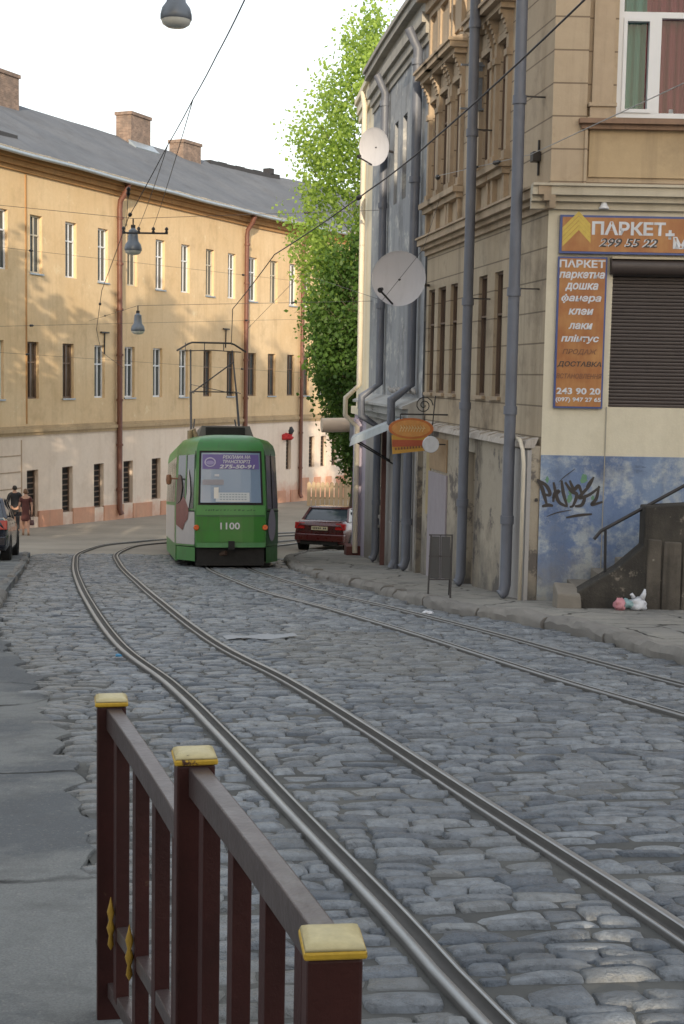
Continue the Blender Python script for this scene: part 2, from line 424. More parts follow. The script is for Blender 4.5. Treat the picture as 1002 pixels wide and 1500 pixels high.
# dirt between the setts
jt = NT('joint_sand'); _p = jt.pos()
jt.set(jt.mix(jt.ramp(jt.noise(_p, 1.2, 8., .65), .35, .65), (.075,.076,.076), (.14,.138,.128)), .95, 0, .2); jt.bump(jt.noise(_p, 60., 5., .7), .6, .01)
at_ = NT('worn_asphalt'); _p = at_.pos()
_v = at_.n('ShaderNodeTexVoronoi', feature='DISTANCE_TO_EDGE'); _v.inputs['Scale'].default_value = .55
_ds = at_.n('ShaderNodeMix', data_type='VECTOR'); _ns = at_.n('ShaderNodeTexNoise'); _ns.inputs['Scale'].default_value = 2.2; _ns.inputs['Detail'].default_value = 7
at_.l(_p, _ns.inputs['Vector']); _ds.inputs[0].default_value = .28; at_.l(_p, _ds.inputs[4]); at_.l(_ns.outputs[1], _ds.inputs[5]); at_.l(_ds.outputs[1], _v.inputs['Vector'])
_crack = at_.ramp(_v.outputs[0], .002, .012, (1,1,1,1), (0,0,0,1))
_cm = at_.math('MULTIPLY', _crack, at_.ramp(at_.noise(_p, .8, 3.), .35, .48))
_grit = at_.ramp(at_.noise(_p, 45., 3., .7), .60, .68)
_b = at_.mix(at_.ramp(at_.noise(_p, .75, 12., .66, .4), .45, .55), (.135,.143,.152), (.225,.23,.226))
_b = at_.mix(at_.math('MULTIPLY', at_.ramp(at_.noise(_p, 120., 2.), .4, .65), .3), _b, (.07,.07,.07))
_b = at_.mix(at_.math('MULTIPLY', _grit, .5), _b, (.33,.32,.29))
_b = at_.mix(at_.math('MULTIPLY', at_.ramp(at_.noise(_p, 3.2, 8., .7), .5, .7), .5), _b, (.10,.10,.10))
at_.set(at_.mix(_cm, _b, (.03,.03,.03)), .92, 0, .25)
at_.bump(at_.math('SUBTRACT', at_.math('ADD', at_.noise(_p, 50., 6., .7), at_.math('MULTIPLY', at_.noise(_p, 6., 5., .6), 2.)), at_.math('MULTIPLY', _cm, 2.)), .8, .015); asphalt = at_.m
pv = NT('dusty_pavement'); _p = pv.pos()
_b = pv.mix(pv.ramp(pv.noise(_p, .8, 9., .65), .35, .65), (.22,.215,.205), (.30,.285,.255))
_b = pv.mix(pv.math('MULTIPLY', pv.ramp(pv.noise(_p, 3., 8., .7), .55, .75), .6), _b, (.09,.085,.08))
_v = pv.n('ShaderNodeTexVoronoi', feature='DISTANCE_TO_EDGE'); _v.inputs['Scale'].default_value = .9
_ds = pv.n('ShaderNodeMix', data_type='VECTOR'); _ns = pv.n('ShaderNodeTexNoise'); _ns.inputs['Scale'].default_value = 2.5; _ns.inputs['Detail'].default_value = 7
pv.l(_p, _ns.inputs['Vector']); _ds.inputs[0].default_value = .25; pv.l(_p, _ds.inputs[4]); pv.l(_ns.outputs[1], _ds.inputs[5]); pv.l(_ds.outputs[1], _v.inputs['Vector'])
_ck = pv.math('MULTIPLY', pv.ramp(_v.outputs[0], .003, .015, (1,1,1,1), (0,0,0,1)), pv.ramp(pv.noise(_p, 1.1, 3.), .42, .5))
_b = pv.mix(pv.math('MULTIPLY', pv.ramp(pv.noise(_p, 1.7, 12., .75, .5), .5, .6), .55), _b, (.12,.12,.118))
_b = pv.mix(pv.math('MULTIPLY', pv.ramp(pv.noise(_p, 40., 3., .7), .6, .7), .4), _b, (.36,.34,.30))
pv.set(pv.mix(_ck, _b, (.05,.048,.045)), .95, 0, .2); pv.bump(pv.math('SUBTRACT', pv.math('ADD', pv.noise(_p, 25., 7., .7), pv.noise(_p, 4., 6., .6)), pv.math('MULTIPLY', _ck, 2.)), .8, .02); pave = pv.m
kerb_m = plaster('kerb_stone', (.18,.172,.165), (.25,.235,.215), (.075,.07,.06), .5, big=1.2)
old_stone = plaster('black_old_stone', (.036,.034,.032), (.085,.076,.064), (.02,.018,.017), .85, patch=(.20,.175,.145), pth=(.60,.66), big=1.6, streak=.9, bst=1., patch_s=4.)
step_stone = plaster('step_stone', (.17,.155,.135), (.23,.205,.175), (.07,.065,.055), .5)
st = NT('basalt_setts'); _p = st.pos(); _a = st.n('ShaderNodeAttribute'); _a.attribute_name = 'Col'; _x = st.xyz(_a.outputs['Vector'])
_b = st.mix(_x[0], (.085,.103,.13), (.275,.297,.325))
_b = st.mix(st.math('MULTIPLY', st.ramp(st.noise(_p, 16., 8., .75), .42, .66), .6), _b, (.05,.054,.062))
_b = st.mix(st.math('MULTIPLY', _x[1], .8), _b, (.17,.165,.15))
_b = st.mix(st.math('MULTIPLY', st.ramp(st.noise(_p, .55, 6., .6), .5, .72),   .4), _b, (.16,.16,.155))
st.set(_b, st.math('MULTIPLY_ADD', st.noise(_p, 7., 5.), .5, .12), 0., .6); st.bump(st.math('ADD', st.noise(_p, 34., 8., .72), st.math('MULTIPLY', st.ramp(st.noise(_p, 11., 4., .6), .45, .6), .8)), .75, .016); setts_m = st.m
rt = NT('rail_steel'); _p = rt.pos(); _z = rt.n('ShaderNodeAttribute'); _z.attribute_name = 'Col'; _sh = rt.xyz(_z.outputs['Vector'])[0]
rt.set(rt.mix(_sh, rt.mix(rt.noise(_p, 6., 6., .7), (.035,.034,.033), (.095,.088,.082)), rt.mix(rt.noise(_p, 3., 5.), (.30,.305,.315), (.46,.465,.47))), rt.mix(_sh, (.8,.8,.8), (.40,.40,.40)), rt.math('MULTIPLY', _sh, .9))
rail_m = rt.m

# ------------------------------------------------------------------ ground sheets
def struct(o): o['kind'] = 'structure'; return o
def in_poly(x, y, poly):
    r = np.zeros(len(x), bool); n = len(poly)
    for i in range(n):
        x1, y1 = poly[i]; x2, y2 = poly[(i+1) % n]
        c = ((y1 > y) != (y2 > y)); xi = (x2-x1)*(y-y1)/((y2-y1) or 1e-9)+x1
        r ^= c & (x < xi)
    return r
ys = sorted(set(list(GX)+list(np.arange(-30, 90, 2.))+[150,250,700,1000])); xs = [-1200,-300,-80,-40,-20,-10,0,10,20,40,80,300,1200]
mb = MB(); mb.v = [(x, y, gz(y)-.02) for y in ys for x in xs]; nx = len(xs)
mb.f = [(j*nx+i, j*nx+i+1, (j+1)*nx+i+1, (j+1)*nx+i) for j in range(len(ys)-1) for i in range(nx-1)]
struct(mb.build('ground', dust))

def catmull(pts, step=.25):
    P = [np.array(p, float) for p in pts]; P = [2*P[0]-P[1]]+P+[2*P[-1]-P[-2]]; out = []
    for k in range(1, len(P)-2):
        a, b, c, d = P[k-1:k+3]; n = max(2, int(np.linalg.norm(c-b)/step))
        for i in range(n):
            t = i/n; out.append(.5*((2*b)+(-a+c)*t+(2*a-5*b+4*c-d)*t*t+(-a+3*b-3*c+d)*t**3))
    out.append(P[-2]); return np.array(out)
KERB = catmull([(8.2,-3),(6.9,1),(5.9,5),(4.6,9.3),(3.4,13.25),(2.9,15.45),(2.25,17.2),(1.4,18.9),(.68,21.9),(.05,24.4),(-.6,27.3),(-1.2,31.0),(-1.4,35),(-.95,38.3),(.6,39.9),(4,40.6),(9,41)], .3)
LEDGE = catmull([(-.1,.5),(-.35,2.5),(-.72,4.4),(-1.0,5.6),(-1.3,6.8),(-1.75,8.5),(-2.6,11.4),(-3.7,14.6),(-4.6,18.25),(-5.98,25.25),(-7.1,30.6),(-7.9,34.4)], .12)
LEDGE[:,0] += np.where(LEDGE[:,1] < 17, .05*np.sin(LEDGE[:,1]*5.1)+.04*np.sin(LEDGE[:,1]*12.7+1)+rng.normal(0,.012,len(LEDGE)), 0)

def strip_sheet(edge, far, dz_fn, mat, name):
    """a sheet from an edge curve out to a far line, with a dropped skirt along the edge"""
    mb = MB(); K = 6
    n = len(edge)
    for k, (p, q) in enumerate(zip(edge, far)):
        mb.v.append((p[0], p[1], gz(p[1])-.05))
        for j in range(K):
            t = j/(K-1); x = p[0]+(q[0]-p[0])*t; y = p[1]+(q[1]-p[1])*t
            mb.v.append((x, y, gz(y)+dz_fn(y)))
    m = K+1
    for k in range(n-1):
        for j in range(m-1): mb.f.append((k*m+j, k*m+j+1, (k+1)*m+j+1, (k+1)*m+j))
    return recalc(struct(mb.build(name, mat)))
ke = [(p[0]+.13, p[1]) for p in KERB]
strip_sheet(ke, [(max(p[0]+2.6, 14) if p[1] < 20 else max(p[0]+6, 8), p[1]+(0 if p[1] < 36 else -2)) for p in KERB], lambda y: .125, pave, 'right_pavement')
strip_sheet([tuple(p) for p in LEDGE], [(min(p[0]-8, -14), p[1]) for p in LEDGE], lambda y: float(np.interp(y, [0,10,16,20,40], [.022,.022,.04,.12,.12])), asphalt, 'left_pavement')

# bed of the paved carriageway, then the setts on it
cob = [tuple(p) for p in LEDGE]+[(-8.0,36.2),(-6,36.9),(-3.5,36.4),(-1.4,36.)]+[tuple(p) for p in KERB[::-1] if p[1] < 36]
cx = [c[0] for c in cob]; cy = [c[1] for c in cob]
mb = MB(); lp = {}
def edge_x(curve, y):
    o = np.argsort(curve[:,1]); return float(np.interp(y, curve[o,1], curve[o,0]))
KS = KERB[KERB[:,1] < 36.5]
rows = np.arange(.5, 36.3, .5)
for y in rows:
    a, b = edge_x(LEDGE, y)-.02, edge_x(KS, y)+.1
    for j in range(9): mb.v.append((a+(b-a)*j/8, y, gz(y)-.001))
for k in range(len(rows)-1):
    for j in range(8): mb.f.append((k*9+j, k*9+j+1, (k+1)*9+j+1, (k+1)*9+j))
struct(mb.build('road_bed', jt.m))

LL = catmull([(3.2,-4),(1.12,2.0),(.47,4.15),(.20,5.2),(-.26,6.9),(-.80,8.95),(-1.44,11.25),(-2.37,14.2),(-3.71,19.65),(-5.05,25.7),(-6.25,31.65),(-7.1,36.45),(-7.5,41.3),(-7.25,44.2),(-6.06,47.15),(-3.8,50.2),(-.6,53.),(4,56)], .3)
RLc = catmull([(7.6,-4),(5.8,1),(4.3,5),(2.6,10),(1.85,12.2),(.82,15.7),(-.22,18.9),(-1.3,22.1),(-2.2,26),(-2.95,30),(-3.6,35.5),(-3.75,40),(-3.1,44.5),(-1.2,48.5),(2.5,52)], .3)
def offset(c, d):
    t = np.gradient(c, axis=0); t /= np.linalg.norm(t, axis=1)[:,None]
    return c+np.stack([t[:,1], -t[:,0]], 1)*d
def rail(name, curve, side, label):
    # cross-section in (across, height): running head, flange groove, guard lip
    pr = [(-.034,-.03,0),(-.034,.022,.1),(-.029,.031,.8),(.002,.032,1),(.008,.029,.9),(.0082,.028,.05),(.012,.002,.0),(.066,.002,.05),(.069,.022,.05),(.0692,.023,.9),(.073,.026,1),(.085,.026,.9),(.090,.018,.1),(.092,-.03,0)]
    V = []; C = []
    for a, h_, s in pr:
        o = offset(curve, a*side); V.append(np.stack([o[:,0], o[:,1], np.interp(o[:,1], GX, GZ)+h_], 1)); C.append(np.full((len(o),1), s))
    n, m = len(curve), len(pr); V = np.stack(V, 1).reshape(-1,3); C = np.repeat(np.stack(C, 1).reshape(-1,1), 3, 1)
    F = [(k*m+i, (k+1)*m+i, (k+1)*m+i+1, k*m+i+1) for k in range(n-1) for i in range(m-1)]
    o = np_mesh(name, V, np.array(F), rail_m, C)
    tag(o, label, 'rail', 'tram rails set in the cobbles'); return o
LR = offset(LL, 1.07); RR = offset(RLc, 1.0)
rail('tram_rail', LL, 1, 'leftmost grooved steel tram rail, running closest to the foreground railing')
rail('tram_rail', LR, -1, 'second grooved tram rail from the left, right rail of the near track')
rail('tram_rail', RLc, 1, 'thin worn tram rail, left one of the far track under the green tram')
rail('tram_rail', RR, -1, 'bright tram rail nearest the right kerb, leading under the green tram')

def undul(x, y): return .003*np.sin(x*1.3+.7*y)*np.sin(y*.9-.4*x)+.002*np.sin(3.1*x+1.7)*np.sin(2.3*y)
A = R(9); ux, uy = np.array([cos(A), sin(A)]), np.array([-sin(A), cos(A)])
S = []
def in_uv(c): return np.stack([c[:,0]*ux[0]+c[:,1]*ux[1], c[:,0]*uy[0]+c[:,1]*uy[1]], 1)
RUV = []
for c, sd_ in ((LL,1),(LR,-1),(RLc,1),(RR,-1)):
    q = in_uv(offset(c, .031*sd_)); k = int(np.argmax(q[:,1])); RUV.append(q[:k+1])
v = .2
while v < 39:
    d = .095+.045*rng.random() if v < 16 else .12+.045*rng.random()
    if rng.random() < .12: d *= 1.25
    vm = v+d/2; blocks = []
    for q in RUV:
        if q[0,1] < vm < q[-1,1]:
            r0 = float(np.interp(vm, q[:,1], q[:,0])); sl = abs(float(np.interp(vm+.1, q[:,1], q[:,0]))-r0)/.1; blocks.append((r0-.082*sqrt(1+sl*sl)-sl*d*.35, r0+.082*sqrt(1+sl*sl)+sl*d*.35))
    u = -14+rng.random()*.3; wob = rng.random()*6
    while u < 12:
        wd = .15+.20*rng.random()**1.1; a, b = u, u+wd
        for (ra, rb) in blocks:
            if b > ra and a < rb:
                if ra-a >= rb-a or a < ra and (ra-a) > (b-rb): b = ra
                else: a = rb; b = max(b, a+.10)
        if b-a > .055: S.append(((a+b)/2, v+d/2+.03*sin(u*1.1+wob)+.02*sin(u*2.9+wob*2), b-a, d))
        u = max(u+wd, b)+.004
    v += d
S = np.array(S)
px_ = S[:,0]*ux[0]+S[:,1]*uy[0]; py_ = S[:,0]*ux[1]+S[:,1]*uy[1]
keep = in_poly(px_, py_, cob) & (py_ > 1.2) & (rng.random(len(px_)) > .006)
S, px_, py_ = S[keep], px_[keep], py_[keep]
N = len(S)
gu = np.array([-1,-.93,-.55,0,.55,.93,1]); gv = np.array([-1,-.85,-.35,.3,.85,1])
U, Vv = np.meshgrid(gu, gv); U, Vv = U.ravel(), Vv.ravel(); M_ = len(U); nu, nv = len(gu), len(gv)
dome = (1-np.abs(U)**4*.8)*(1-np.abs(Vv)**2.6*.75)
skirt = (np.abs(U) == 1) | (np.abs(Vv) == 1)
rot = rng.normal(0, .05, N); hw = S[:,2]*.5*rng.uniform(.93,1.0,N); hd = S[:,3]*.5*rng.uniform(.80,1.0,N)
# irregular outline per stone: corner pulls
pull = rng.normal(0, .10, (N, 4))
Ue = U[None]*hw[:,None]*(1+pull[:,0:1]*Vv[None]+.05*np.sin(3*Vv[None]+pull[:,1:2]*40)); Ve = Vv[None]*hd[:,None]*(1+pull[:,2:3]*U[None]*.9+.07*np.sin(2.6*U[None]+pull[:,3:4]*50))
ca, sa = np.cos(A+rot)[:,None], np.sin(A+rot)[:,None]
X = px_[:,None]+Ue*ca-Ve*sa; Y = py_[:,None]+Ue*sa+Ve*ca
H = .003+rng.uniform(.010,.025,N)[:,None]*dome[None]+rng.normal(0,.004,N)[:,None]+Ue*rng.normal(0,.045,N)[:,None]+Ve*rng.normal(0,.10,N)[:,None]
H = np.where(skirt[None], -.012, H+rng.normal(0,.0012,(N,M_)))
Z = np.interp(Y, GX, GZ)+H+undul(X, Y)
V = np.stack([X,Y,Z],2).reshape(-1,3)
q = np.array([(j*nu+i, j*nu+i+1, (j+1)*nu+i+1, (j+1)*nu+i) for j in range(nv-1) for i in range(nu-1)])
F = (q[None]+(np.arange(N)*M_)[:,None,None]).reshape(-1,4)
edge_d = np.array([edge_x(LEDGE, y) for y in py_]); near_edge = np.clip(1-(px_-edge_d)/.9, 0, 1)
sandy = np.clip(near_edge*1.1+rng.normal(.0,.30,N)+.9*(np.sin(px_*.9+1.3)*np.sin(py_*.55+px_*.3) > .55)+np.clip((py_-30)/7,0,1)*.5,0,1)
C = np.stack([np.repeat(np.clip(rng.beta(1.3,1.3,N),0,1), M_), np.repeat(sandy, M_)*(1-np.tile(dome, N)*.5), np.zeros(N*M_)], 1)
struct(np_mesh('cobblestone_road', V, F, setts_m, C, smooth=True))

# kerb stones: one rough run of blocks each side
def kerb_run(name, curve, y0, y1, wdt, hgt, side):
    c = curve[(curve[:,1] >= y0) & (curve[:,1] <= y1)]; mb = MB()
    acc = 0; k0 = 0
    L = np.concatenate([[0], np.cumsum(np.linalg.norm(np.diff(c, axis=0), axis=1))])
    s = 0.
    while s < L[-1]-.3:
        ln = random.uniform(.7,1.15); e_ = min(s+ln, L[-1]); g = .012; rings = []
        jh = random.uniform(-.025,.02); jo = random.uniform(-.03,.03); tl = random.uniform(-.02,.02)
        for i in range(7):
            q = s+g+(e_-s-2*g)*i/6; p = np.array([np.interp(q, L, c[:,0]), np.interp(q, L, c[:,1])]); p2 = np.array([np.interp(q+.05, L, c[:,0]), np.interp(q+.05, L, c[:,1])])
            t = (p2-p); t = t/(np.linalg.norm(t)+1e-9); nn = np.array([t[1], -t[0]])*side
            rg = []
            ends = .02 if i in (0,6) else 0
            for (a, z_) in ((0,-.06),(-.012,hgt*.55),(.008,hgt-.035),(.045,hgt),(wdt*.6,hgt+.004),(wdt-.03,hgt),(wdt,-.06)):
                jn = random.gauss(0,.011); x, y = p+nn*(a+jo+(jn if 0 < a < wdt else jn*.6))
                rg.append((x, y, gz(y)+z_+(jh+tl*(i-3)/3 if z_ > 0 else 0)+random.gauss(0,.007)-(ends if z_ > 0 else 0)))
            rings.append(rg)
        mb.loft(rings); s = e_
    return recalc(struct(mb.build(name, kerb_m, smooth='auto')))
kerb_run('right_kerb', KERB, 1, 39.5, .26, .16, 1)
kerb_run('left_kerb', LEDGE, 17, 34.6, .16, .135, -1)

# ================================================================== the long ochre house on the left
LH = Facade([(-14.4,46.4),(-12.7,50.6),(-9.5,58.6),(-4.86,69.4),(-2.0,75.0),(.1,78.2),(6,85.5)])
Z_EAVE, Z_BELT, Z_PL = 7.95, -2.24, -5.45
off = (-12.7, 50.6, gz(50.6))
lh = thing('long_house', 'long three storey ochre house with tarred roof and three brick chimneys', 'house', off)
top_px = [2,53,104,151,194,235,272,308,340,371,402,430]
mid_px = [-4,48,100,146,190,231,269,304,338,369,398,426]
gnd_px = [46,97,143,186,227,268,306]
W = .80
ops_t = [(LH.s(p,360)-W/2, LH.s(p,360)+W/2, 3.72, 5.9) for p in top_px]+[(x-W/2, x+W/2, 3.72, 5.9) for x in (LH.s(446,360)+.25, LH.s(446,360)+2.0)]
ops_m = [(LH.s(p,540)-W/2, LH.s(p,540)+W/2, -1.05, 1.12) for p in mid_px]+[(x-W/2, x+W/2, -1.05, 1.12) for x in (LH.s(443,540)+.35,LH.s(443,540)+2.1)]
ops_g = [(LH.s(p,720)-.38, LH.s(p,720)+.38, -5.62, -3.78) for p in gnd_px]+[(LH.s(p,680)-.27, LH.s(p,680)+.27, -5.0, -3.3) for p in (421,455,472,488)]
wall(LH, 0, LH.L, Z_BELT, Z_EAVE-.5, ops_t+ops_m, .24).build('upper_wall', ochre, lh, off)
mb = wall(LH, 0, LH.L, -8, Z_BELT-.0, ops_g, .3, d=.06); mb.build('ground_floor_wall', pinkish, lh, off)
# sloping salmon plinth that follows the street
mb = MB(); n = 60; gaps = [(o[0], o[1]) for o in ops_g]
for k in range(n):
    a, b = LH.L*k/n, LH.L*(k+1)/n
    segs = [(a, b)]
    for (g0, g1) in gaps:
        ns = []
        for (x, y) in segs:
            if g1 <= x or g0 >= y: ns.append((x, y)); continue
            if x < g0: ns.append((x, g0))
            if y > g1: ns.append((g1, y))
        segs = ns
    for (x, y) in segs:
        if y-x < .01: continue
        zt = [gz(LH(q,0).y)+(.62 if (x+y)/2 < LH.s(436,700) else 1.25) for q in (x, y)]
        mb.hexa([LH(x,-8,.10),LH(y,-8,.10),LH(y,-8,.0),LH(x,-8,.0),LH(x,zt[0],.10),LH(y,zt[1],.10),LH(y,zt[1],.0),LH(x,zt[0],.0)])
mb.build('plinth', salmon, lh, off)
mb = MB()
for k in range(len(LH.cum)-1):
    a, b = LH.cum[k], LH.cum[k+1]
    for (z0, z1, d) in ((Z_BELT-.20,Z_BELT-.08,.12),(Z_BELT-.08,Z_BELT+.06,.18),(Z_BELT+.06,Z_BELT+.16,.10)): mb.boxf(LH, a, b, z0, z1, -.02, d)
mb.build('belt_course', plaster('belt_render', (.40,.29,.17), (.48,.36,.23), (.17,.13,.09), .5), lh, off)
mb = MB()
for k in range(len(LH.cum)-1):
    a, b = LH.cum[k], LH.cum[k+1]
    for (z0, z1, d) in ((7.38,7.55,.10),(7.55,7.75,.24),(7.75,7.93,.42)): mb.boxf(LH, a, b, z0, z1, -.05, d)
mb.build('cornice', ochre_dark, lh, off)
# roof with pantile edge, ridge and rear slope
RW, RH = 6.2, 3.75
mb = MB(); NS = 48; jit = [random.uniform(-.03,.03) for _ in range(NS+1)]
for k in range(NS):
    a, b = LH.L*k/NS, LH.L*(k+1)/NS
    for j in range(6):
        t0, t1 = j/6, (j+1)/6
        fz = lambda t, q: 8.0+RH*t+(.05*sin(q*1.1+t*5)+jit[int(round(q/LH.L*NS))])*(.3+t*(1-t)*3)
        fd = lambda t: .62-(RW+.62)*t
        mb.quad(LH(a,fz(t0,a),fd(t0)),LH(b,fz(t0,b),fd(t0)),LH(b,fz(t1,b),fd(t1)),LH(a,fz(t1,a),fd(t1)))
    mb.quad(LH(a,8.0+RH,-RW),LH(b,8.0+RH,-RW),LH(b,7.8,-2*RW),LH(a,7.8,-2*RW))
rf = mb.build('roof', asph_roof, lh, off)
mb = MB(); q = 0.
while q < LH.L-.4:      # light tiles along the eave
    dz = random.uniform(-.012,.012); mb.hexa([LH(q,7.95+dz,.70),LH(q+.37,7.95+dz,.70),LH(q+.37,7.95+dz,.38),LH(q,7.95+dz,.38),LH(q,8.03+dz,.71),LH(q+.37,8.03+dz,.71),LH(q+.37,8.11+dz,.42),LH(q,8.11+dz,.42)]); q += .40
x = mb.build('eave_tiles', simple('eave_tile', (.34,.31,.27), .8, 0, .3, 3., .2, dirt=.5), rf); 
for v in x.data.vertices: v.co -= Vector(off)
mb = MB(); mb.tube([LH(LH.L*k/40, 7.90+.015*sin(k), .73) for k in range(41)], .075, 8); mb.build('gutter', zinc, lh, off, smooth=True)
def chimney(px0, px1, pyt, pyb, dd, zinc_fl=True):
    s0, s1 = LH.hit(px0, pyb)[0], LH.hit(px1, pyb)[0]
    # stands on the ridge line: solve along the ray at the ridge depth
    RF = Facade([LH(q, 0, -RW+dd).to_2d() for q in LH.cum])
    a, b = RF.hit(px0, pyb), RF.hit(px1, pyb); zt = RF.hit((px0+px1)/2, pyt)[1]
    mid = (a[0]+b[0])/2; wl = min(2.2, (b[0]-a[0])*.62)
    mb = MB(); mb.boxf(RF, mid-wl/2, mid+wl/2, 10.2, zt-.16, -.45, .45); mb.boxf(RF, mid-wl/2-.06, mid+wl/2+.06, zt-.16, zt, -.51, .51)
    c = mb.build('chimney', brick, rf)
    for v in c.data.vertices: v.co -= Vector(off)
    if zinc_fl:
        mb = MB(); zb = 8.0+RH-.62
        mb.hexa([RF(mid-wl/2-.22,zb-.05,.85),RF(mid+wl/2+.22,zb-.05,.85),RF(mid+wl/2+.22,zb+.05,.44),RF(mid-wl/2-.22,zb+.05,.44),RF(mid-wl/2-.22,zb+.02,.88),RF(mid+wl/2+.22,zb+.02,.88),RF(mid+wl/2+.22,zb+.40,.44),RF(mid-wl/2-.22,zb+.40,.44)])
        x = mb.build('flashing', zinc, lh, off)
chimney(-30, 26, 105, 158, 0.4, False); chimney(172, 218, 168, 212, .3); chimney(250, 292, 208, 238, .3, False)
mb = MB()            # dark fire wall on the ridge
RF = Facade([LH(q, 0, -RW).to_2d() for q in LH.cum]); a, b = RF.s(302,240), RF.s(404,290)
for k in range(8):
    q0, q1 = a+(b-a)*k/8, a+(b-a)*(k+1)/8; mb.boxf(RF, q0, q1, 8.0+RH-.35, 8.0+RH+.06+.03*(k%2), -.25, .3)
mb.boxf(RF, a+(b-a)*.86, a+(b-a)*.86+.4, 8.0+RH, 8.0+RH+.38, -.2, .3)
x = mb.build('ridge_wall', iron_dark, rf)
for v in x.data.vertices: v.co -= Vector(off)
mb = MB(); RG = Facade([LH(q, 0, -.6).to_2d() for q in LH.cum]); a = RG.s(0,205)
mb.boxf(RG, a-1.4, RG.s(26,210), 8.45, 8.85, -1.5, 0); x = mb.build('dormer', iron_dark, rf)
for v in x.data.vertices: v.co -= Vector(off)
# gable end walls and back
mb = MB()
for q in (0, LH.L): mb.poly([LH(q,-9,0),LH(q,-9,-2*RW),LH(q,7.8,-2*RW),LH(q,8.0+RH-.06,-RW),LH(q,7.9,0)])
mb.quad(LH(0,-9,-2*RW),LH(LH.L,-9,-2*RW),LH(LH.L,7.8,-2*RW),LH(0,7.8,-2*RW)); mb.build('gable_wall', far_tan, lh, off)
for i, (a, b, e, f) in enumerate(ops_t): window(LH, a, b, e, f, .16, lh, off, white_pvc if i % 3 != 1 else old_frame, glass, bar=.07, trans=(.66,), sill=zinc if i%2 else None)
for i, (a, b, e, f) in enumerate(ops_m):
    window(LH, a, b, e, f, .16, lh, off, brown_frame if i in (1,2,7,8,9,10,11,12) else white_pvc, glass_brown if i in (1,2) else glass, bar=.07, trans=(.64,), sill=zinc if i%2 == 0 else None)
for i, (a, b, e, f) in enumerate(ops_g): window(LH, a, b, e, f, .2, lh, off, brown_frame, dark_in, bar=.06, mull=0, trans=tuple(.12*k for k in range(1,8)), d=.06)
for (px0, py0, pyb, r) in ((170,540,768,.115),(356,500,700,.115),(437,600,730,.10)):
    q = LH.s(px0, py0); zb = gz(LH(q,0).y)+.1; mb = MB()
    mb.tube([LH(q,7.9,.62),LH(q,7.55,.5),LH(q,7.15,.2),LH(q,6.8,.17),LH(q,zb+.3,.2),LH(q,zb+.1,.3)], r, 10)
    for z_ in np.arange(-5, 7, 1.9): mb.tube([LH(q,z_,.19),LH(q,z_+.1,.19)], r*1.3, 10)
    mb.build('drainpipe', pipe_rust, lh, off, smooth='auto')
qe = LH.s(503,700); mb = MB(); mb.boxf(LH, qe, qe+1.1, -8, Z_BELT-.2, .05, .2); mb.build('corner_pilaster', far_tan, lh, off)
q = LH.s(38,420); mb = MB(); mb.boxf(LH, q-.03, q+.03, -2.0, 7.35, 0, .035); mb.build('cable_duct', ochre_dark, lh, off)
mb = MB()
for k in range(4): zz = -3.2-.62*k; mb.boxf(LH, 0, LH.s(29,700), zz, zz+.04, .055, .075)
q = LH.s(29,700); mb.boxf(LH, q, q+.05, -5.4, -2.6, .055, .08); mb.build('shutter_seam', plaster('seam', (.4,.3,.22),(.45,.34,.25)), lh, off)
for px, py in ((152,487),(330,482)):
    mb = MB(); q, z_ = LH.hit(px, py); mb.tube([LH(q,z_-.9,.03),LH(q,z_,.05)], .03, 6); mb.boxf(LH, q-.3, q+.3, z_-.03, z_+.03, .02, .1)
    mb.build('wall_bracket', iron_dark, lh, off)

# ================================================================== corner house on the right
A0, B0 = Vector((2.84,19.6)), Vector((1.60,27.4))
SA = Facade([A0, B0], flip=True)           # street side, s runs away from the corner, faces the street (left)
if SA.segn[0].x > 0: SA.segn = [-n for n in SA.segn]; SA.vn = [-n for n in SA.vn]
SF = Facade([A0, (A0.x+11, A0.y+.1)])      # shop front, faces the photographer
if SF.segn[0].y > 0: SF.segn = [-n for n in SF.segn]; SF.vn = [-n for n in SF.vn]
zc = gz(19.6)+.12
off = (A0.x, A0.y, zc)
ch = thing('corner_house', 'sand coloured plastered corner house with shop front, carved window hoods and thick grey drainpipes', 'house', off)
def fix(o):
    for v in o.data.vertices: v.co -= Vector(off)
    return o
Z1 = 2.45; ZE = 7.35
gw = [(627,636),(641,652),(659,669),(700,712),(723,735)]
ops_ga = []; ops_ua = []
for a, b in gw:
    s0, s1 = sorted((SA.s(a,480), SA.s(b,480))); m = (s0+s1)/2; hwid = (s1-s0)*.5
    ops_ga.append((m-hwid, m+hwid, -.27, 1.72)); ops_ua.append((m-hwid*1.02, m+hwid*1.02, 3.52, 5.3))
ops_att = [(a, b, 6.45, 7.0) for a, b, _, _ in ops_ua]
mb = wall(SA, 0, SA.L, Z1, ZE, ops_ua, .1); mb.build('upper_wall', sandstone, ch, off)
mb = wall(SA, 0, SA.L, -7, Z1, ops_ga, .12); mb.build('lower_wall', sand_low, ch, off)
dr = [(sorted((SA.s(692,760), SA.s(706,760))), -1.22)]
dr2 = sorted((SA.s(620,760), SA.s(628,760)))
wops = [(dr[0][0][0], dr[0][0][1], -9, -1.22), (dr2[0], dr2[1], -9, -1.3)]
mb = wall(SA, 0.02, SA.L, -7, -.94, wops, .28, d=.14); mb.quad(SA(.02,-.94,.14),SA(SA.L,-.94,.14),SA(SA.L,-.94,0),SA(.02,-.94,0)); mb.quad(SA(.02,-7,0),SA(.02,-7,.14),SA(.02,-.94,.14),SA(.02,-.94,0))
mb.build('street_plinth', dirty_plinth, ch, off)
mb = MB(); k = 0.; 
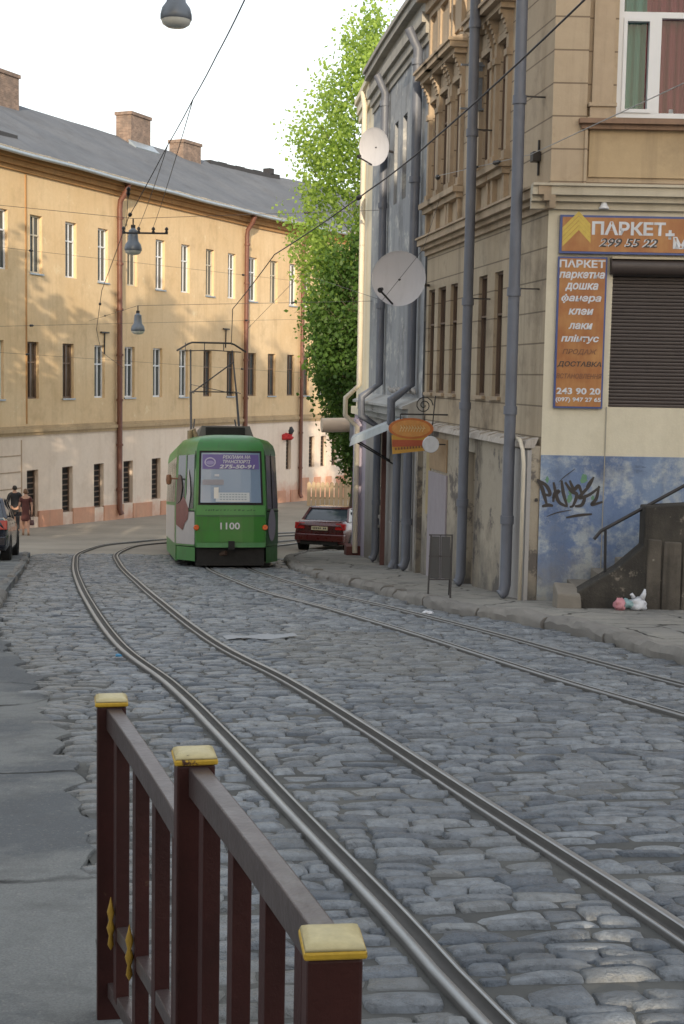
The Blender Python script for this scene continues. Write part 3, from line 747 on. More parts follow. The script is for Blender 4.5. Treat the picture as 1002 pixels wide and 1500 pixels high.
while k < SA.L-.1:      # uneven crusted ledge capping the plinth
    e_ = min(SA.L, k+random.uniform(.12,.3)); h_ = random.uniform(-.02,.03)
    mb.hexa([SA(k,-.97,.24),SA(e_,-.97,.24),SA(e_,-.97,.1),SA(k,-.97,.1),SA(k,-.89+h_,.21),SA(e_,-.89+h_*.6,.21),SA(e_,-.84+h_*.5,.04),SA(k,-.84+h_,.04)]); k = e_
mb.build('plinth_ledge', simple('crusted_ledge', (.42,.38,.34), .9, 0, .3, 6., .4, dirt=.5), ch, off)
# door of the plinth and the pale board beside it
(a, b) = dr[0][0]; mb = MB(); mb.boxf(SA, a, b, -7, -1.22, -.16, -.10); mb.boxf(SA, (a+b)/2-.01, (a+b)/2+.01, -7, -1.24, -.10, -.085); mb.build('door', lilac_door, ch, off)
a, b = dr2; mb = MB(); mb.boxf(SA, a, b, -7, -1.3, -.16, -.10); 
for z_ in (-3.6,-2.9,-2.2): mb.boxf(SA, a+.07, b-.07, z_, z_+.5, -.10, -.085)
mb.build('door', brown_door, ch, off)
a, b = sorted((SA.s(640,700), SA.s(667,700))); mb = MB(); mb.boxf(SA, a, b, -4.2, -1.75, .142, .17); mb.build('wall_board', lilac_door, ch, off)
mb = MB(); mb.boxf(SA, a+.05, b-.02, -1.70, -1.1, .142, .165); mb.build('notice_board', simple('tan_notice', (.32,.22,.13), .6, 0, .3, 6.), ch, off)
a, b = sorted((SA.s(634,760), SA.s(640,760))); mb = MB(); mb.boxf(SA, a, b, -2.6, -1.15, .142, .155); mb.build('wall_sign', simple('ochre_strip', (.36,.28,.14), .6), ch, off)
# pale pier at the corner with its own pipe
mb = MB(); mb.boxf(SA, -.02, SA.s(752,760), -6, -1.0, .142, .2); mb.build('corner_pier', shop_grey, ch, off)
mb = MB(); mb.tube([SA(.55,-.83,.26),SA(.12,-.86,.28),SA(.03,-1.0,.26),SA(.0,-1.2,.25),SA(0,gz(19.6)+.13,.25)], .03, 8); mb.build('thin_pipe', pipe_cream, ch, off, smooth=True)
# floor cornice round both sides
def cornice(F, s0, s1, prof, mat, name, endcap=True):
    mb = MB()
    for z0, z1, d in prof: mb.boxf(F, s0, s1, z0, z1, -.03, d)
    return mb.build(name, mat, ch, off)
pf = ((2.40,2.50,.06),(2.50,2.58,.14),(2.58,2.70,.22),(2.70,2.735,.26))
cornice(SA, -.22, SA.L, pf, stonework, 'floor_cornice'); 
cornice(SF, -.262, SF.L, tuple((a+.003,b+.003,d+.003) for a,b,d in pf), plaster('front_cornice', (.50,.45,.36),(.57,.52,.42),(.25,.21,.16),.4), 'floor_cornice')
pf = ((6.95,7.05,.08),(7.05,7.25,.16),(7.25,7.42,.34),(7.42,7.6,.52),(7.6,7.66,.58))
cornice(SA, -.5, SA.L, pf, stonework, 'eave_cornice'); cornice(SF, -.55, SF.L, tuple((a+.004,b+.004,d+.004) for a,b,d in pf), stonework, 'eave_cornice')
# flat pilaster strips, hoods, aprons of the upper windows
mbp, mbh = MB(), MB()
for i, (a, b, e_, f_) in enumerate(ops_ua):
    window(SA, a, b, e_, f_, .07, ch, off, brown_frame, glass_brown, bar=.04, trans=(.7,))
    mb = MB()
    for (x0, x1) in ((a-.16, a-.03), (b+.03, b+.16)):
        mb.boxf(SA, x0, x1, 3.42, 5.34, -.01, .07); mb.boxf(SA, x0-.02, x1+.02, 5.0, 5.10, -.01, .10); mb.boxf(SA, x0-.02, x1+.02, 3.42, 3.56, -.01, .10)
        for k in range(5):   # scroll console
            t = k/4; mb.boxf(SA, x0+.01, x1-.01, 5.34+.07*k, 5.34+.07*(k+1), -.01, .10+.11*t**1.6)
    mb.boxf(SA, a-.03, b+.03, 5.31, 5.42, -.01, .06); mb.boxf(SA, a-.03, b+.03, 5.44, 5.66, -.01, .045)
    mb.build('window_surround', stonework, ch, off)
    mb = MB()
    mb.boxf(SA, a-.22, b+.22, 5.69, 5.78, -.01, .22); mb.boxf(SA, a-.27, b+.27, 5.78, 5.88, -.01, .32); mb.boxf(SA, a-.30, b+.30, 5.88, 5.93, -.01, .36)
    mb.hexa([SA(a-.28,5.93,.34),SA(b+.28,5.93,.34),SA(b+.28,5.93,-.01),SA(a-.28,5.93,-.01),SA(a-.2,6.02,.05),SA(b+.2,6.02,.05),SA(b+.2,6.02,-.01),SA(a-.2,6.02,-.01)])
    mb.build('window_hood', stonework, ch, off)
    mb = MB(); mb.boxf(SA, a-.24, b+.24, 3.30, 3.40, -.01, .20); mb.boxf(SA, a-.20, b+.20, 3.20, 3.30, -.01, .13)
    for x0 in (a-.15, b+.03): mb.boxf(SA, x0, x0+.12, 2.80, 3.20, -.01, .08); mb.boxf(SA, x0+.02, x0+.10, 2.72, 2.84, -.01, .05)
    mb.build('window_sill', stonework, ch, off)
    mb = MB(); mb.boxf(SA, a-.12, a, 6.1, 6.95, -.01, .09); mb.boxf(SA, b, b+.12, 6.1, 6.95, -.01, .09); mb.boxf(SA, a, b, 6.2, 6.8, -.01, .05); mb.build('attic_pilaster', stonework, ch, off)
a_, b_ = ops_ua[3][0], ops_ua[4][1]
for i, (a, b, e_, f_) in enumerate(ops_ga):
    window(SA, a, b, e_, f_, .085, ch, off, brown_frame, glass_brown, bar=.04, mull=0, trans=(.66,), sill=stonework)
# shutter bracket by the fourth window
a, b, e_, f_ = ops_ua[3]; mb = MB(); mb.boxf(SA, b+.02, b+.05, 4.45, 5.25, .03, .20); mb.boxf(SA, b+.0, b+.04, 4.47, 4.50, .0, .4); mb.boxf(SA, b+.0, b+.04, 5.18, 5.21, 0, .4)
mb.build('open_casement', simple('casement_glass_grey', (.20,.22,.25), .25, 0, .1), ch, off)
# drainpipes
for (px, py) in ((787,500),(716,500)):
    q = SA.s(px, py); zb = gz(SA(q,0).y)+.14; mb = MB()
    mb.tube([SA(q,7.3,.6),SA(q,7.0,.5),SA(q,6.5,.38),SA(q,2.95,.37),SA(q,-.6,.37),SA(q,zb+.2,.37),SA(q,zb+.08,.395),SA(q,zb+.04,.45)], .083, 14)
    for z_ in (5.6,3.9,1.2,-.5,-2.1): mb.tube([SA(q,z_,.372),SA(q,z_+.12,.372)], .1, 14)
    p = mb.build('drainpipe', pipe_blue, ch, off, smooth='auto')
    for z_ in (4.0,1.3): mb = MB(); mb.boxf(SA, q-.03, q+.0, z_, z_+.02, 0, .32); fix(mb.build('pipe_clamp', iron_dark, p))
# ----- shop front side
gX = lambda px, py: SF.hit(px, py)
q_sh0 = gX(895,480)[0]; z_sh0 = gX(940,597)[1]; z_sh1 = gX(940,402)[1]
sh = (q_sh0, q_sh0+2.1, z_sh0, z_sh1+.2)
q_w0, z_w0 = gX(902,172); z_w1 = z_w0+2.6
upw = (q_w0, q_w0+1.75, z_w0, z_w1)
doorF = (4.6, 5.7, -7, -.2); win2 = (6.6, 8.3, z_w0, z_w1)
mb = wall(SF, 0, SF.L, Z1+.0, ZE, [upw, win2], .2); mb.build('front_upper_wall', sandstone, ch, off)
z_bl = gX(880,668)[1]
mb = wall(SF, 0, SF.L, z_bl, Z1, [sh, (4.6,5.7,z_bl-1,1.4)], .16, d=.002); mb.build('front_wall', cream_front, ch, off)
mb = wall(SF, 0, SF.L, -7, z_bl, [(4.6,5.7,-8,z_bl+1)], .12, d=.012); mb.quad(SF(0,z_bl,.012),SF(SF.L,z_bl,.012),SF(SF.L,z_bl,0),SF(0,z_bl,0)); mb.build('front_plinth', blue_plinth, ch, off)
mb = MB(); mb.boxf(SF, 4.6, 5.7, -2.2, 1.4, -.16, -.1); mb.build('shop_door', brown_door, ch, off)
mb = MB(); zz = sh[2]
while zz < sh[3]: mb.prism([(0,0),(.028,.006),(.032,.028),(.028,.044),(0,.05)], 'x', 0, 1); mb.v[-10:] = [tuple(SF(sh[0]+.0+v[0]*(sh[1]-sh[0]), zz+v[2], -.10+v[1])) for v in mb.v[-10:]]; zz += .05
mb.build('roller_shutter', roller, ch, off)
mb = MB(); mb.lathe([(.001,0),(.115,0),(.115,1),(.001,1)], 20, axis='x')
mb.v = [tuple(SF(sh[0]-.05+v[0]*(sh[1]-sh[0]+.1), z_sh1+.10+v[2], .05+v[1])) for v in mb.v]; mb.build('shutter_box', roller, ch, off, smooth='auto')
mb = MB(); mb.boxf(SF, sh[0]-.05, sh[1]+.05, z_sh1+.2, z_sh1+.23, 0, .17); mb.build('shutter_flashing', simple('pale_strip', (.40,.34,.24), .6), ch, off)
# corner pilaster, window surround, string under the window
q_p = gX(860,120)[0]
mb = MB(); mb.boxf(SF, .0, q_p, 2.74, 6.9, -.01, .07); mb.boxf(SF, q_p-.02, q_p+.02, 2.74, 3.5, -.01, .10); mb.build('corner_pilaster', sandstone, ch, off)
q0 = gX(862,170)[0]; q1 = gX(899,170)[0]; za, zb = gX(880,180)[1], gX(880,153)[1]
mb = MB(); mb.boxf(SF, q0, q1, za, zb, -.01, .12); mb.boxf(SF, q0-.04, q1+.02, za, za+.05, -.01, .16); mb.boxf(SF, q0-.02, q1+.01, zb-.05, zb, -.01, .15); mb.boxf(SF, q0+.03, q1-.03, zb, 6.9, -.01, .06); mb.build('window_pier', stonework, ch, off)
zs0, zs1 = gX(940,192)[1], gX(940,178)[1]; qs = gX(850,185)[0]
mb = MB(); mb.boxf(SF, qs, upw[1]+.5, zs0, (zs0+zs1)/2, -.01, .13); mb.boxf(SF, qs-.04, upw[1]+.54, (zs0+zs1)/2, zs1, -.01, .2); mb.build('sill_string', simple('brown_string', (.24,.15,.10), .7, 0, .25, 4., .2, dirt=.4), ch, off)
qa = gX(862,230)[0]; mb = MB(); mb.boxf(SF, qa, upw[1]+.45, 2.86, zs0-.0, -.01, .035); mb.build('apron_panel', sand_plain, ch, off)
# white upper window with curtains
def big_window(o):
    a, b, e_, f_ = o; q = -.14; mb = MB(); bar = .085
    zt = gX(960,24)[1]; m = gX(963,100)[0]
    if o is not upw: m = a+(m-upw[0])
    mb.boxf(SF, a, a+bar, e_, f_, q-.04, q+.05); mb.boxf(SF, b-bar, b, e_, f_, q-.04, q+.05)
    mb.boxf(SF, a+bar, b-bar, e_, e_+bar, q-.04, q+.05); mb.boxf(SF, a+bar, b-bar, f_-bar, f_, q-.04, q+.05); mb.boxf(SF, a+bar, b-bar, zt, zt+bar*.95, q-.038, q+.052)
    for mm in (m, a+(b-a)*.78): mb.boxf(SF, mm-.06, mm+.06, e_+bar, zt, q-.038, q+.052)
    x0, x1, y0, y1 = a+bar, m-.06, e_+bar, zt
    for (c0,c1,c2,c3) in ((x0,x0+.05,y0,y1),(x1-.05,x1,y0,y1),(x0+.05,x1-.05,y0,y0+.05),(x0+.05,x1-.05,y1-.05,y1)): mb.boxf(SF, c0, c1, c2, c3, q-.03, q+.07)
    wdw = mb.build('window', white_pvc, ch, off)
    t = NT('window_pane'); g = t.n('ShaderNodeBsdfTransparent'); gl = t.n('ShaderNodeBsdfGlossy'); gl.inputs['Roughness'].default_value = .03; gl.inputs[0].default_value = (.8,.85,.9,1); mx = t.n('ShaderNodeMixShader'); mx.inputs[0].default_value = .03
    t.l(g.outputs[0], mx.inputs[1]); t.l(gl.outputs[0], mx.inputs[2]); t.l(mx.outputs[0], t.out.inputs[0])
    fix(MB().quad(SF(a,e_,q-.02),SF(b,e_,q-.02),SF(b,f_,q-.02),SF(a,f_,q-.02)).build('pane', t.m, wdw))
    mb = MB(); n = 90
    for k in range(n):
        x0, x1 = a+(b-a)*k/n, a+(b-a)*(k+1)/n; fw = lambda x: q-.10+.03*sin(x*38)+.015*sin(x*91+1)
        mb.quad(SF(x0,e_+.02,fw(x0)),SF(x1,e_+.02,fw(x1)),SF(x1,f_,fw(x1)),SF(x0,f_,fw(x0)))
    fix(mb.build('curtain', curtain, wdw, smooth=True))
big_window(upw); big_window(win2)
mb = MB(); mb.boxf(SF, gX(984,165)[0], gX(990,165)[0], upw[2]+.085, gX(984,157)[1], -.18, -.16); mb.build('small_cup', white_pvc, ch, off)
# plinth seam and conduit on the front
q = gX(886,640)[0]; mb = MB(); mb.boxf(SF, q, q+.012, -3.0, z_sh0, .012, .02); mb.build('conduit', simple('grey_conduit', (.3,.28,.24), .7), ch, off)
# roof, side and back walls
mb = MB(); bk = 9.
a0, a1, a2, a3 = SA(SA.L,7.66,.55), SA(-.5,7.66,.55), Vector((13.8,19.2,7.66)), Vector((13.8,28,7.66)); rr0, rr1 = Vector((6.5,25.5,10.4)), Vector((11,24,10.4))
mb.add([a0,a1,a2,a3,rr0,rr1], [(0,1,4),(1,2,5,4),(2,3,5),(3,0,4,5)]); mb.build('roof', asph_roof, ch, off)
mb = MB(); p0 = SA(SA.L,0); 
for (x0,y0),(x1,y1) in (((p0.x,p0.y),(13.8,28.6)),((13.8,28.6),(13.84,19.7))): mb.quad((x0,y0,-8),(x1,y1,-8),(x1,y1,7.66),(x0,y0,7.66))
mb.build('rear_wall', sand_plain, ch, off)
# graffiti tag on the blue plinth: sprayed strokes
mb = MB()
NSTR = [0]
def stroke(pts, wd=.018):
    mb = MB()
    P3 = [SF.hit(*p) for p in pts]; n = len(P3)
    for k in range(n):
        pass
    L_ = []; R_ = []
    for k, (s_, z_) in enumerate(P3):
        t = Vector((P3[min(k+1,n-1)][0]-P3[max(k-1,0)][0], P3[min(k+1,n-1)][1]-P3[max(k-1,0)][1])); t = t.normalized() if t.length else Vector((1,0)); w_ = wd*(.55+.45*sin(pi*(k+.5)/n))
        L_.append((s_-t.y*w_, z_+t.x*w_)); R_.append((s_+t.y*w_, z_-t.x*w_))
    NSTR[0] += 1; dd = .015+NSTR[0]*.0002
    for k in range(n-1): mb.quad(SF(*L_[k],dd),SF(*R_[k],dd),SF(*R_[k+1],dd),SF(*L_[k+1],dd))
    mb.build('graffiti_stroke', letter_black, ch, off)
def zz_(x, y): return (740+x*262/1002, 620+y*360/1377)
def sp(*pts, wd=.026):
    c = catmull([zz_(*p) for p in pts], 1.2); stroke([tuple(p) for p in c], wd)
sp((180,320),(205,360),(232,455),wd=.028); sp((178,315),(230,350),(250,400),(205,395)); sp((205,465),(240,458),(268,462)); sp((270,330),(285,400),(300,440),(330,460),(350,465)); sp((265,420),(300,380),(275,395),(268,440)); sp((315,320),(325,390),(345,460),wd=.025)
sp((335,330),(370,380),(400,400),(380,460),(360,468)); sp((360,320),(385,370),(410,350),(430,400)); sp((495,300),(470,350),(415,415),(470,400),(530,355),wd=.025); sp((450,400),(430,455),(390,465)); sp((525,350),(510,420),(485,455),(545,440),wd=.025); sp((490,310),(455,360)); sp((340,528),(410,515),(485,508),wd=.02); sp((232,522),(290,500),(370,485),wd=.008); sp((165,430),(182,428)); sp((300,330),(330,300),(390,255),wd=.006)
for c in ((360,420,22),(440,310,24),(235,315,14),(365,385,14),(490,420,12)):
    mb = MB(); P = [SF.hit(*zz_(c[0]+c[2]*cos(a)*random.uniform(.5,1), c[1]+1.5*c[2]*sin(a)*random.uniform(.5,1))) for a in np.linspace(0,2*pi,14,False)]; mb.poly([SF(*p,.0135) for p in P]); mb.build('graffiti_patch', MATS.get('graffiti_green') or simple('graffiti_green', (.12,.24,.15), .8, 0, .3, 9.), ch, off)

# ------------------------------------------------------------------ shop boards (signs)
def board(name, label, px, py, F, face, edge, dep=.06, inset=.03):
    (s0, z1), (s1, z0) = F.hit(px[0], py[0]), F.hit(px[1], py[1])
    return s0, s1, z0, z1
s0, s1, z0, z1 = gX(819,340)[0], gX(819,340)[0]+4.1, gX(900,373)[1], gX(900,317)[1]
ol = tuple(SF((s0+s1)/2, z0, 0)); hs = thing('shop_sign', 'long orange wood grain signboard with blue edge and yellow parquet emblem above the shutter', 'sign', ol)
def sfix(o):
    for v in o.data.vertices: v.co -= Vector(ol)
    return o
mb = MB(); mb.boxf(SF, s0, s1, z0, z1, .01, .09); sfix(mb.build('frame', sign_blue, hs))
mb = MB(); mb.boxf(SF, s0+.03, s1-.03, z0+.03, z1-.03, .088, .096); pn = sfix(mb.build('panel', parquet, hs))
pl = lambda s_, z_: (lambda x, y: tuple(SF(s_+x, z_+y, .100)-Vector(ol)))
def tx(txt, pxc, pyc, wpx, hpx, mat, par, place, name='lettering', **k):
    s_, z_ = gX(pxc, pyc); m = 19.6/FPX
    return text_mesh(name, txt, wpx*m, hpx*m, mat, par, place(s_, z_), **k)
tx('ПАРКЕТ', 919, 336, 106, 19, letter_white, hs, pl, bold=.035)
tx('299 55 22', 918, 357, 84, 12.5, letter_white, hs, pl, bold=.045, shear=.25)
plb = lambda s_, z_: (lambda x, y: tuple(SF(s_+x, z_+y, .102)-Vector(ol)))
tx('299 55 22', 919, 357, 84, 12.5, letter_black, hs, plb, bold=.012, shear=.25)
tx('+', 979, 345, 13, 13, letter_white, hs, pl, bold=.05); tx('М', 995, 357, 23, 17, letter_white, hs, pl, bold=.04)
mb = MB()
for k in range(4):     # chevron of parquet staves
    ox, oy = k*7.5, k*7.
    for (u, t) in (((822+ox*.0, 362-oy), (846, 338-oy)), ((846, 338-oy), (863, 355-oy+2))):
        A_, B_ = gX(*u), gX(*t); th = .062
        dd = .098+.0005*k; mb.quad(SF(A_[0],A_[1]-.0,dd),SF(B_[0],B_[1],dd),SF(B_[0],B_[1]+th,dd),SF(A_[0],A_[1]+th,dd))
sfix(mb.build('parquet_emblem', gold_yellow, hs))
s0, z1 = gX(817,376); s1 = gX(889,376)[0]; z0 = gX(850,598)[1]
ol = tuple(SF((s0+s1)/2, z0, 0)); vs_ = thing('shop_sign', 'tall narrow orange price board with blue edge, left of the roller shutter', 'sign', ol)
mb = MB(); mb.boxf(SF, s0, s1, z0, z1, .005, .06); sfix(mb.build('frame', sign_blue, vs_))
mb = MB(); mb.boxf(SF, s0+.025, s1-.025, z0+.025, z1-.025, .058, .066); sfix(mb.build('panel', parquet, vs_))
pl2 = lambda s_, z_: (lambda x, y: tuple(SF(s_+x, z_+y, .070)-Vector(ol)))
for txt, yc, wp, hp, mt, sh_ in (('ПАРКЕТ',387,66,11,letter_white,0),('паркетна',405,66,12,letter_white,.2),('дошка',421,48,12,letter_white,.2),('фанера',438,58,13,letter_white,.2),('клеи',457,36,9,letter_white,.2),('лаки',478,35,9,letter_white,.2),('плінтус',497,55,13,letter_white,.2),('ПРОДАЖ',516,50,9,letter_brown,.25),('ДОСТАВКА',534,64,9,letter_black,.2),('ВСТАНОВЛЕННЯ',551,66,7.5,letter_brown,.2),('243 90 20',573,64,9.5,letter_white,0),('(097) 947 27 65',586,66,8,letter_white,0)):
    xc = 852-(yc-387)*.032
    tx(txt, xc, yc, wp, hp, mt, vs_, pl2, bold=.03 if mt is letter_white else .02, shear=sh_)
# little floodlight above the sign
q, z_ = gX(883,302); ol = tuple(SF(q, z_, 0)); lt = thing('floodlight', 'small white floodlight mounted above the long orange signboard', 'lamp', ol)
mb = MB(); mb.lathe([(.001,.0),(.03,.0),(.05,-.06),(.075,-.10),(.07,-.11),(.001,-.105)], 14, c=(0,-.09,.06)); mb.build('shade', white_pvc, lt, smooth='auto')
mb = MB(); mb.tube([(0,0,.06),(0,-.05,.08),(0,-.09,.06)], .012, 6); mb.build('arm', iron_dark, lt)

# ================================================================== grey house, then the cream house, further down on the right
C0 = Vector((.64,35.0))
SG = Facade([B0+Vector((-.02,0)), (1.33,29.2), (1.0,31.8), C0]); 
if SG.segn[0].x > 0: SG.segn = [-n for n in SG.segn]; SG.vn = [-n for n in SG.vn]
off = (1.6, 27.4, gz(27.4)+.12)
gh = thing('grey_house', 'narrow blue grey weathered house with a ground floor shop, middle of the right row', 'house', off)
ug = []
for a, b, t_, b_ in ((608,618,153,284),(591,597,172,292),(579,584,183,300)):
    s0, s1 = sorted((SG.s(a,230), SG.s(b,230))); ug.append((s0, min(s1, s0+1.0), SG.hit(a,b_)[1], SG.hit(a,t_)[1]))
mb = wall(SG, 0, SG.L, -.55, 7.0, ug, .25, d=.02); mb.build('upper_wall', grey_blue, gh, off)
lg = []
for a, b in ((553,562),(579,589),(594,604)):
    s0, s1 = sorted((SG.s(a,700), SG.s(b,700))); lg.append((s0, s1, SG.hit(b,770)[1], -1.35))
mb = wall(SG, 0, SG.L, -8, -.55, lg, .2, d=.06); mb.build('shop_wall', shop_grey, gh, off)
for o in ug: window(SG, *o, .2, gh, off, brown_frame, glass, bar=.05, mull=1, trans=(.66,))
for o in lg: window(SG, *o, .14, gh, off, old_frame, glass_pale, bar=.05, mull=0, trans=(.4,.75), d=.06, sill=shop_grey)
mb = MB()
for z0, z1, d in ((6.55,6.7,.06),(6.7,6.9,.12),(6.9,7.1,.2),(7.1,7.35,.12),(7.35,7.5,.27),(7.5,7.6,.33)):
    for a, b in zip(SG.cum, SG.cum[1:]): mb.boxf(SG, a, b, z0, z1, -.03, d)
mb.build('eave_cornice', plaster('grey_cornice', (.33,.31,.28),(.40,.38,.34),(.10,.09,.08),.5), gh, off)
mb = MB()
for a, b in zip(SG.cum, SG.cum[1:]):
    mb.boxf(SG, a, b, -.95, -.8, .0, .16); mb.boxf(SG, a, b, -.8, -.62, 0, .3)
    mb.hexa([SG(a,-.62,.42),SG(b,-.62,.42),SG(b,-.62,0),SG(a,-.62,0),SG(a,-.57,.42),SG(b,-.57,.42),SG(b,-.40,.02),SG(a,-.40,.02)])
mb.build('shop_cornice', plaster('pale_grey_ledge', (.36,.36,.36),(.43,.43,.42),(.15,.15,.14),.5), gh, off)
mb = MB(); q = .3
while q < 3.4:      # crumbling stucco garland above the shop ledge
    mb.tube([SG(q,-.30+random.uniform(-.03,.03),.10),SG(q+.1,-.26+random.uniform(-.03,.03),.13),SG(q+.2,-.30,.10)], [.02,.055,.02], 6); q += .21
mb.build('stucco_garland', shop_grey, gh, off, smooth=True)
def pipe(F, px, py, parent, o_, mat, zt, zb_, r, d, jog=None, name='drainpipe'):
    q = F.s(px, py); zb = gz(F(q,0).y)+.14; path = [F(q,zt,d+.2),F(q,zt-.4,d)]
    if jog: zj, dj = jog; path += [F(q,zj+.35,d),F(q,zj+.05,dj),F(q,zj-.4,dj),F(q,zj-.65,d+.02)]
    path += [F(q,zb+.25,d+.02),F(q,zb+.1,d+.06),F(q,zb+.05,d+.13)]
    mb = MB(); mb.tube(path, r, 12)
    for z_ in np.arange(-3,7,2.3): mb.tube([F(q,z_,d+.01),F(q,z_+.12,d+.01)], r*1.22, 12)
    return mb.build(name, mat, parent, o_, smooth='auto')
q_a = SG.s(616,400)
pipe(SG, 616.5, 400, gh, off, pipe_blue, 6.9, 0, .095, .16, (-.5,.55)); pipe(SG, 567, 430, gh, off, pipe_blue, 6.9, 0, .09, .14, (-.5,.55))
qq = SG.s(594,720); mb = MB(); mb.tube([SG(qq,-1.1,.2),SG(qq,gz(SG(qq,0).y)+.1,.2)], .085, 12); mb.tube([SG(qq,gz(SG(qq,0).y)+.3,.2),SG(qq,gz(SG(qq,0).y)+.14,.28)], .09, 12); mb.build('drainpipe', pipe_blue, gh, off, smooth='auto')
qq = SG.s(573,740); mb = MB(); mb.boxf(SG, qq-.05, qq+.05, gz(SG(qq,0).y)+.05, -1.0, .14, .24); mb.build('shop_post', simple('brown_post', (.11,.05,.045), .6, 0, .2), gh, off)
qq = SG.s(565,760); mb = MB(); mb.boxf(SG, qq-.04, qq+.5, -3.3, -3.22, .06, .12); mb.build('window_ledge', shop_grey, gh, off)
mb = MB(); mb.add([SG(0,7.6,.33),SG(SG.L,7.6,.33),(9,36,7.62),(9,28,7.62),(5,32,9.6)], [(0,1,4),(1,2,4),(2,3,4),(3,0,4)]); mb.build('roof', asph_roof, gh, off)
mb = MB(); mb.quad((SG(SG.L,0).x,SG(SG.L,0).y,-9),(9,36,-9),(9,36,7.6),(SG(SG.L,0).x,SG(SG.L,0).y,7.6)); mb.build('rear_wall', grey_blue, gh, off)
# cream house end, catching the sun
D0 = Vector((.50,36.4)); E0 = Vector((.34,38.2))
SC = Facade([C0+Vector((-.02,.02)), D0, E0])
if SC.segn[0].x > 0: SC.segn = [-n for n in SC.segn]; SC.vn = [-n for n in SC.vn]
off = (C0.x, C0.y, gz(35)+.12)
cr = thing('cream_house', 'sunlit cream house end with lilac ground floor, last on the right', 'house', off)
wall(SC, 0, SC.L, -.95, 7.2, [(2.2,2.75,3.4,5.2),(2.2,2.75,.2,2.0)], .2).build('upper_wall', cream_lit, cr, off)
wall(SC, 0, SC.L, -9, -.95, [], .2, d=.03).build('ground_floor_wall', lilac, cr, off)
mb = MB()
for a, b in zip(SC.cum, SC.cum[1:]):
    for z0,z1,d in ((6.9,7.1,.08),(7.1,7.35,.13),(7.35,7.5,.2)): mb.boxf(SC, a, b, z0, z1, -.02, d)
mb.build('eave_cornice', cream_lit, cr, off)
mb = MB()
for a, b in zip(SC.cum, SC.cum[1:]): mb.boxf(SC, a, b, -1.0, -.8, -.02, .14)
mb.build('floor_band', cream_lit, cr, off)
for o in ((2.2,2.75,3.4,5.2),(2.2,2.75,.2,2.0)): window(SC, *o, .15, cr, off, old_frame, glass, bar=.05, mull=0)
qq = .95; zb = gz(36); mb = MB(); mb.tube([SC(qq,7.3,.2),SC(qq,6.9,.14),SC(qq,-.2,.14),SC(qq,-.55,.5),SC(qq,-1.0,.5),SC(qq,-1.3,.18),SC(qq,zb+.2,.18)], .07, 10); mb.build('drainpipe', pipe_cream, cr, off, smooth='auto')
mb = MB(); mb.boxf(SC, 1.15, 1.5, zb-.5, -1.1, .03, .22); mb.build('lilac_pilaster', lilac, cr, off)
mb = MB(); mb.boxf(SC, 1.0, 1.7, zb-.6, zb+.36, .03, .40); mb.build('pilaster_foot', simple('dark_red_foot', (.12,.045,.04), .8, 0, .3, 5., .2), cr, off)
mb = MB(); mb.quad((E0.x,E0.y,-9),(8,41.5,-9),(8,41.5,7.5),(E0.x,E0.y,7.5)); mb.build('side_wall', cream_lit, cr, off)
mb = MB(); mb.add([SC(0,7.5,.2),SC(SC.L,7.5,.2),(8,41.6,7.5),(8,35.5,7.5),(4.5,38.5,8.9)], [(0,1,4),(1,2,4),(2,3,4),(3,0,4)]); mb.build('roof', asph_roof, cr, off)

# awnings and projecting shop sign
def place(px, py, Y): return at(px, py, Y)
p = at(572,640,30.5); ol = (1.05, 29.6, -1.0)
aw = thing('shop_awning', 'thin pale blue grey canopy slab sloping out over the grey house shop', 'awning', ol)
a0, a1 = at(513,648,29.8), at(589,616,28.4); mb = MB()
dv = Vector((.05,1.6,.0)); up = Vector((.02,0,.09))
mb.hexa([a0-up,a1-up,a1-up+dv,a0-up+dv,a0+up,a1+up,a1+up+dv,a0+up+dv]); mb.build('canopy', simple('canopy_grey_blue', (.36,.40,.43), .5, 0, .12, 3., dirt=.3), aw, ol)
mb = MB()
for k in (.25,.75):
    b0 = a0.lerp(a1,.15)+dv*k-up; mb.tube([b0, Vector((1.27, b0.y, b0.z-.55))], .018, 6)
mb.build('stay', iron_dark, aw, ol)
p = at(500,622,39.5); ol = (p.x, p.y, p.z); ba = thing('rolled_awning', 'pale beige rolled awning box jutting out from the cream house', 'awning', ol)
a0, a1 = at(471,623,38.0), at(527,622,38.2); mb = MB(); mb.tube([a0, a1], .20, 18); mb.build('roll', simple('awning_beige', (.58,.47,.38), .7, 0, .08, 3.), ba, ol, smooth='auto')
mb = MB(); mb.boxf(lambda s_, z_, d_: Vector((a1.x-.28+s_, a1.y-.3-d_, a1.z+z_)), 0, .3, -.45, .08, -.3, .1); mb.build('end_box', simple('grey_end_box', (.28,.29,.31), .6), ba, ol)
mb = MB(); mb.tube([a1, Vector((a1.x+.35,a1.y+.1,a1.z))], .05, 8); mb.build('bracket', iron_dark, ba, ol)

